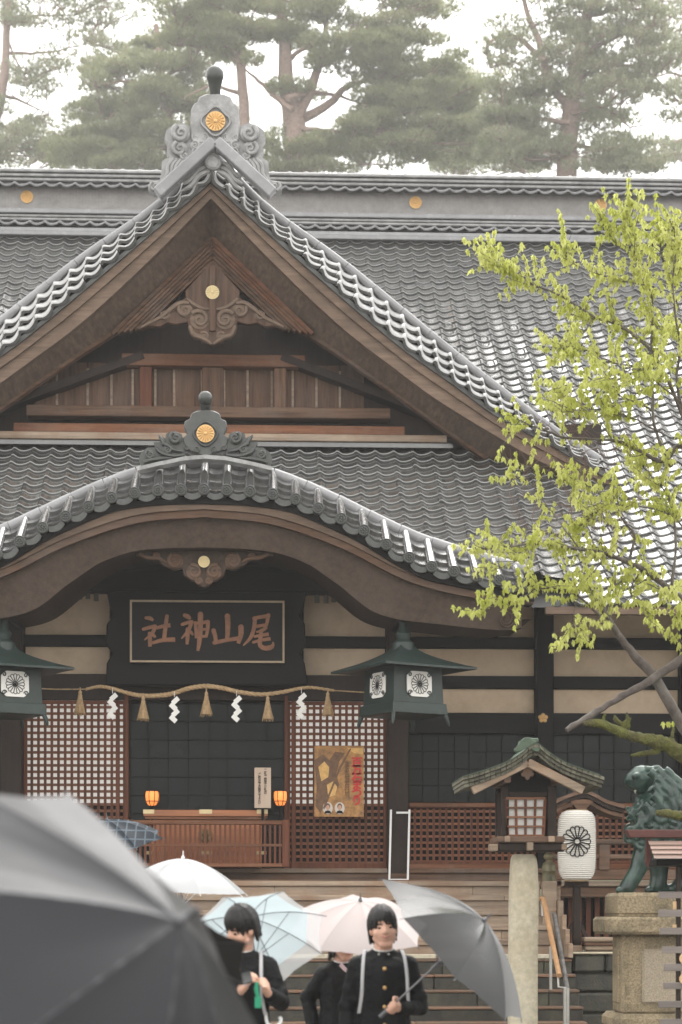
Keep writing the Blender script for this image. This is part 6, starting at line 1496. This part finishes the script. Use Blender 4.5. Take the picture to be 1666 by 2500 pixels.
def person(name, loc, label, turn=0, head_turn=0, head_pitch=0, head_roll=0, armL=None, armR=None, gripL=None, gripR=None, openR=None, girl=False, smile=False, scale=1.0, group=None, stripe=False, straps=False, bangs=True, lean=0):
    """joints are given in a frame at the feet: x to the picture's right, y away from the camera, z up"""
    P = thing(name, loc, label, 'person', group)
    base = Vector(loc); B = Matrix.Translation(base) @ Matrix.Rotation(turn, 4, 'Z')
    V = lambda x, y, z: B @ (Vector((x, y, z))*scale)
    WV = lambda p: base + Vector(p)
    hips, waist, chest, neck = V(0, .02, .90), V(0, .01, 1.04), V(0, .0, 1.24), V(0, .015+lean*.3, 1.385)
    hc = V(0, -.015+lean, 1.535)
    HM = Matrix.Translation(hc) @ B.to_3x3().to_4x4() @ Matrix.Rotation(head_turn, 4, 'Z') @ Matrix.Rotation(head_roll, 4, 'Y') @ Matrix.Rotation(head_pitch, 4, 'X') @ Matrix.Scale(scale, 4)
    H = lambda x, y, z: HM @ Vector((x, y, z))
    bd = MB(); HR = HM.to_3x3().normalized()
    # head
    bd.ball(H(0, .012, .03), (.076*scale, .094*scale, .098*scale), 18, 12, HR); bd.ball(H(0, -.022, -.03), (.068*scale, .07*scale, .085*scale), 16, 12, HR)
    bd.caps(H(-.02, -.05, -.098), H(.02, -.05, -.098), .026, .026, 8)
    for s in (-1, 1):
        bd.ball(H(s*.040, -.046, -.030), .032*scale, 10, 8); bd.ball(H(s*.077, .008, -.012), (.011, .024, .032), 8, 6, HR); bd.caps(H(s*.05, -.02, -.06), H(s*.018, -.048, -.1), .025, .022, 8)
        pass
    bd.caps(H(0, -.084, .012), H(0, -.101, -.026), .008, .0125, 8); 
    for s in (-1, 1): bd.ball(H(s*.011, -.091, -.03), .0095, 6, 5)
    bd.caps(H(-.016, -.082, -.058), H(.016, -.082, -.058), .0085, .0085, 6); bd.caps(H(-.012, -.080, -.067), H(.012, -.080, -.067), .009, .009, 6)
    # neck and body
    bd.caps(H(0, .02, -.06), neck - Vector((0, 0, .0)), .054, .06, 12)
    shx = .14 if girl else .152
    sL, sR = V(shx, .01, 1.305), V(-shx, .01, 1.305)
    bd.chain([neck, chest, waist, hips], [.06, .12, .11, .125], 12); bd.caps(sL, sR, .055, .055, 10)
    bd.chain([hips+Vector((.085, 0, 0)), V(.095, .02, .47), V(.1, .04, .09)], [.085, .055, .04], 10); bd.chain([hips-Vector((.085, 0, 0)), V(-.095, .02, .47), V(-.1, .04, .09)], [.085, .055, .04], 10)
    for s in (-1, 1): bd.caps(V(s*.1, .04, .05), V(s*.11, -.11, .035), .04, .034, 8)
    eL, wL = WV(armL[0]), WV(armL[1]); eR, wR = WV(armR[0]), WV(armR[1])
    if gripL: wL = hand_grip(bd, WV(armL[1]), gripL, eL, 1)
    if gripR: wR = hand_grip(bd, WV(armR[1]), gripR, eR, -1)
    if openR: hand_open(bd, wR, openR[0], openR[1])
    if not gripR and not openR:
        d = (wR-eR).normalized(); hand_open(bd, wR, d, B.to_3x3() @ Vector((1, 0, 0)))
    if not gripL:
        d = (wL-eL).normalized(); hand_open(bd, wL, d, B.to_3x3() @ Vector((-1, 0, 0)))
    bd.chain([sL, eL, wL], [.045, .036, .026], 10); bd.chain([sR, eR, wR], [.045, .036, .026], 10)
    remesh_build(bd, .0062, 'body', M_SKIN, P, 2, .5)
    # jacket
    jk = MB()
    jk.chain([chest + Vector((0, 0, .0)), waist, hips-Vector((0, 0, .08))], [.132, .122, .135], 16)
    for s in (-1, 1):
        jk.chain([V(s*.065, .0, 1.25), V(s*.055, .0, 1.04), V(s*.065, .0, .84)], [.118 if not girl else .105, .108, .12], 14); jk.caps(V(s*.035, .02, 1.365), V(s*shx, .012, 1.30), .05, .064, 12)
    jk.caps(sL+Vector((0, 0, -.01)), sR+Vector((0, 0, -.01)), .062, .062, 12)
    for (s_, e_, w_) in ((sL, eL, wL), (sR, eR, wR)):
        d = (w_-e_).normalized(); cuff = w_ - d*.035
        jk.chain([s_, s_.lerp(e_, .5), e_, e_.lerp(cuff, .5), cuff], [.066, .058, .052, .048, .046], 12)
        for q in range(4):   # soft folds
            t = .35+.2*q; f = s_.lerp(e_, min(1, t)) if t < 1 else e_.lerp(cuff, t-1); jk.ball(f + Vector((.012*(-1)**q, -.012, 0)), .052, 10, 8)
    jk.tube([neck + Vector((.066*math.cos(t), .066*math.sin(t)-.005, -.012+.016*math.sin(t))) for t in [2*math.pi*i/20 for i in range(21)]], .013, 8)
    jk.tube([neck + Vector((.064*math.cos(t), .064*math.sin(t)-.005, .012+.016*math.sin(t))) for t in [2*math.pi*i/20 for i in range(21)]], .011, 8)
    remesh_build(jk, .0085, 'jacket', M_UNI, P, 3, .5)
    ck = MB(); ck.tube([neck + Vector((.060*math.cos(t), .060*math.sin(t)-.005, .026+.017*math.sin(t))) for t in [2*math.pi*i/20 for i in range(21)]], .0045, 6); ck.build('inner_collar', M_COLLAR, P, 60)
    for (e_, w_) in ((eL, wL), (eR, wR)):
        d = (w_-e_).normalized(); MB().tube([w_-d*.055, w_-d*.018], .038, 12).build('cuff', M_COLLAR, P, 60)
    tr = MB()
    for s in (-1, 1): tr.chain([hips + Vector((s*.07, 0, -.02)), V(s*.095, .02, .5), V(s*.1, .035, .1)], [.118, .085, .072], 12)
    remesh_build(tr, .014, 'trousers', M_UNI, P, 2)
    for s in (-1, 1):
        MB().caps(V(s*.1, .05, .045), V(s*.112, -.13, .035), .05, .044, 10).build('shoe', M_BLACKP, P, 60)
    # buttons down the front
    F = B.to_3x3() @ Vector((0, -1, 0))
    if not girl:
        for z, y in ((1.29, .137), (1.175, .150), (1.06, .142), (.95, .150)):
            c = V(.0, -y, z); MB().lathe([(.0125, 0), (.0115, .005), (.006, .009), (.0005, .0095)], 12, c, F.to_track_quat('Z', 'Y').to_matrix().to_4x4()).build('button', M_GOLD, P, 60)
        for s in (-1, 1): MB().ball(V(s*.03, -.062, 1.376), .008, 8, 6).build('collar_badge', M_STEEL, P, 60)
    if straps:
        for s in (-1, 1):
            pts = [V(s*.105, .1, 1.36), V(s*.11, .02, 1.405), V(s*.125, -.085, 1.355), V(s*.135, -.150, 1.25), V(s*.14, -.150, 1.13), V(s*.155, -.115, 1.02)]
            sm_ = smooth(pts, 14); mb = MB(); wv = B.to_3x3() @ Vector((.010, 0, 0)); mb.grid([[p-wv, p-wv*.2+F*.004, p+wv*.2+F*.004, p+wv] for p in sm_]); mb.build('bag_strap', M_STRAP, P, 60, fix=False)
    if stripe:
        for o in (0, .022):
            pts = [V(-.05, -.06, 1.40-o), V(.02, -.13, 1.30-o), V(.09, -.155, 1.24-o), V(.16, -.13, 1.2-o)]
            MB().tube(smooth(pts, 12), .006, 6).build('collar_stripe', mat('pale_pink', (.75, .58, .6), rough=.6, bump=0), P, 60)
    # hair: cap of combed strands
    hr_ = MB(); r = random.Random(sum(map(ord, label)) % 999)
    hr_.ball(H(0, .022, .038), (.083*scale, .096*scale, .1*scale), 18, 12, HR)
    def strand(a, zend, rad=.014, push=1.0):
        "from the crown down to height zend at azimuth a (0 = face)"
        pts = []
        for i in range(7):
            t = i/6; z = .14 + (zend-.14)*t**1.3; zz = (z-.035)/.108; q = math.sqrt(max(.02, 1-min(1, abs(zz))**2)) if z > .035 else 1.0
            pts.append(H(math.sin(a)*.083*q*push, .015 - math.cos(a)*.102*q*push, z))
        rad *= r.uniform(.7, 1.25); pts[-1] += Vector((r.uniform(-.006, .006), 0, r.uniform(-.006, .004))); hr_.chain(pts, [rad*.8]*3 + [rad, rad, rad*.75, rad*.3], 7)
    N = 46
    for i in range(N):
        a = 2*math.pi*i/N; f = abs(math.atan2(math.sin(a), math.cos(a)))
        if f < 1.12: 
            if bangs: strand(a+r.uniform(-.05, .05), r.choice((.006, .016, .022, .03, .038, .052)) if f < .55 else r.uniform(-.03, .015), .0105)
            else: strand(a, r.uniform(.075, .09), .012)
        elif f < 1.75: strand(a, (-.03 if not girl else -.1)+r.uniform(-.012, .012), .0095, .985)
        else: strand(a, (-.085 if not girl else -.13)+r.uniform(-.012, .01), .014, 1.0)
    remesh_build(hr_, .005, 'hair', M_HAIR, P, 0)
    # face details laid on the skin
    for s in (-1, 1):
        e = MB(); e.ball(H(s*.031, -.0745, .0), (.0165, .007, .0066), 10, 6, HR); e.build('eye', M_BLACKP, P, 60)
        MB().chain([H(s*.017, -.081, .021), H(s*.034, -.0745, .024), H(s*.049, -.064, .019)], [.0036, .0046, .0026], 6).build('eyebrow', M_HAIR, P, 60)
    lp = [H(x, -.0915+abs(x)*.33, -.0605+(abs(x)*.30 if smile else 0)) for x in (-.033, -.016, 0, .016, .033)]
    MB().chain(lp, [.003, .0052, .0058, .0052, .003], 6).build('mouth', M_LIP, P, 60)
    return P
def rel(loc, px, py, Y): return tuple(pix(px, py, Y) - Vector(loc))
# smiling boy
bl = pix(936, HZ, 12.5); bl.z = 0
grip = pix(957, 2456, 12.22); ap = pix(1183, 2247, 12.05)
ax = (ap-grip).normalized()
person('person', bl, 'smiling boy in black gold-buttoned school uniform facing the camera with a clear grey umbrella', 0, R(4), R(-2), R(-4), armL=((.225, -.03, 1.05), tuple(grip-Vector(bl))), armR=((-.22, .03, 1.04), (-.23, -.06, .80)), gripL=ax, smile=True, straps=True, group='school children under umbrellas')
umbrella('grey_umbrella', ap, ax, .60, .26, [m_gry, m_gry, m_gry_shade, m_gry_shade, m_gry_shade, m_gry, m_gry, m_gry], 'smoky clear grey umbrella tilted over the smiling boy\'s shoulder', (ap-grip).length+.1, 'straight', .35)
# boy with phone
bl = pix(592, HZ, 12.3); bl.z = 0
grip = pix(641, 2406, 11.95); ax1 = Vector((-.13, .66, .74))
person('person', bl, 'boy in black uniform looking down at his phone under the pale blue umbrella', R(-8), R(-42), R(24), R(6), armL=((.235, -.05, 1.09), tuple(grip-Vector(bl))), armR=((-.21, -.08, 1.06), rel(bl, 588, 2420, 12.0)), gripL=ax1, openR=((.25, -.3, .45), (.6, -.2, .5)), straps=True, group='school children under umbrellas', lean=-.05)
ph = pix(600, 2388, 11.86); t = thing('phone', ph, 'dark smartphone held in the looking-down boy\'s hand', 'phone')
Mp = Matrix.Translation(ph) @ Matrix.Rotation(R(-12), 4, 'Y') @ Matrix.Rotation(R(-65), 4, 'X')
place('case', MB().bb(-.036, .036, -.004, .004, -.072, .072).mesh('case', M_BLACKP, None, .003), t, Mp); place('screen', MB().bb(-.033, .033, -.0052, -.0042, -.068, .068).mesh('screen', M_GLASSD), t, Mp)
tg = pix(628, 2398, 11.9); tt_ = MB(); tt_.tube([tg, tg+Vector((-.005, -.01, -.04)), tg+Vector((.006, -.01, -.09))], [.012, .014, .012], 8); tt_.bb(tg.x-.014, tg.x+.026, tg.y-.02, tg.y, tg.z-.15, tg.z-.085)
tag(tt_.build('umbrella_tag', mat('green_tag', (.01, .25, .13), rough=.5, bump=.05), None, bevel=.003), 'green strap and tag tied to the pale blue umbrella\'s handle', 'tag')
# third person behind, under the pink umbrella
bl = pix(838, HZ, 13.75); bl.z = 0
person('person', bl, 'girl in dark uniform with pale striped collar, face hidden by the pinkish umbrella', R(20), R(10), R(10), 0, armL=((.20, -.12, 1.05), (.05, -.28, 1.18)), armR=((-.235, .02, 1.06), (-.2, -.05, .84)), gripL=Vector((.02, -.2, .95)), girl=True, stripe=True, group='school children under umbrellas', scale=.93)
bl = pix(474, HZ, 15.85); bl.z = 0
person('person', bl, 'dark-haired person almost hidden below the white vinyl umbrella', R(0), R(30), R(10), 0, armL=((.22, -.1, 1.05), (-.02, -.22, 1.1)), armR=((-.235, .02, 1.06), (-.2, -.05, .84)), gripL=Vector((.05, -.04, 1)), girl=True, group='school children under umbrellas', scale=.93)
# ================================================================ AIR
hz = MB().bb(-330, 330, -70, 640, -1.6, 130).mesh('haze', None); hm = bpy.data.materials.new('haze_air'); hm.use_nodes = True; hn = hm.node_tree.nodes; hn.remove(hn['Principled BSDF'])
vol = hn.new('ShaderNodeVolumePrincipled'); vol.inputs['Color'].default_value = (.97, .97, .97, 1); vol.inputs['Density'].default_value = .00072; vol.inputs['Anisotropy'].default_value = .2
hm.node_tree.links.new(vol.outputs[0], hn['Material Output'].inputs['Volume']); hz.materials.append(hm)
link('haze', hz)['kind'] = 'stuff'
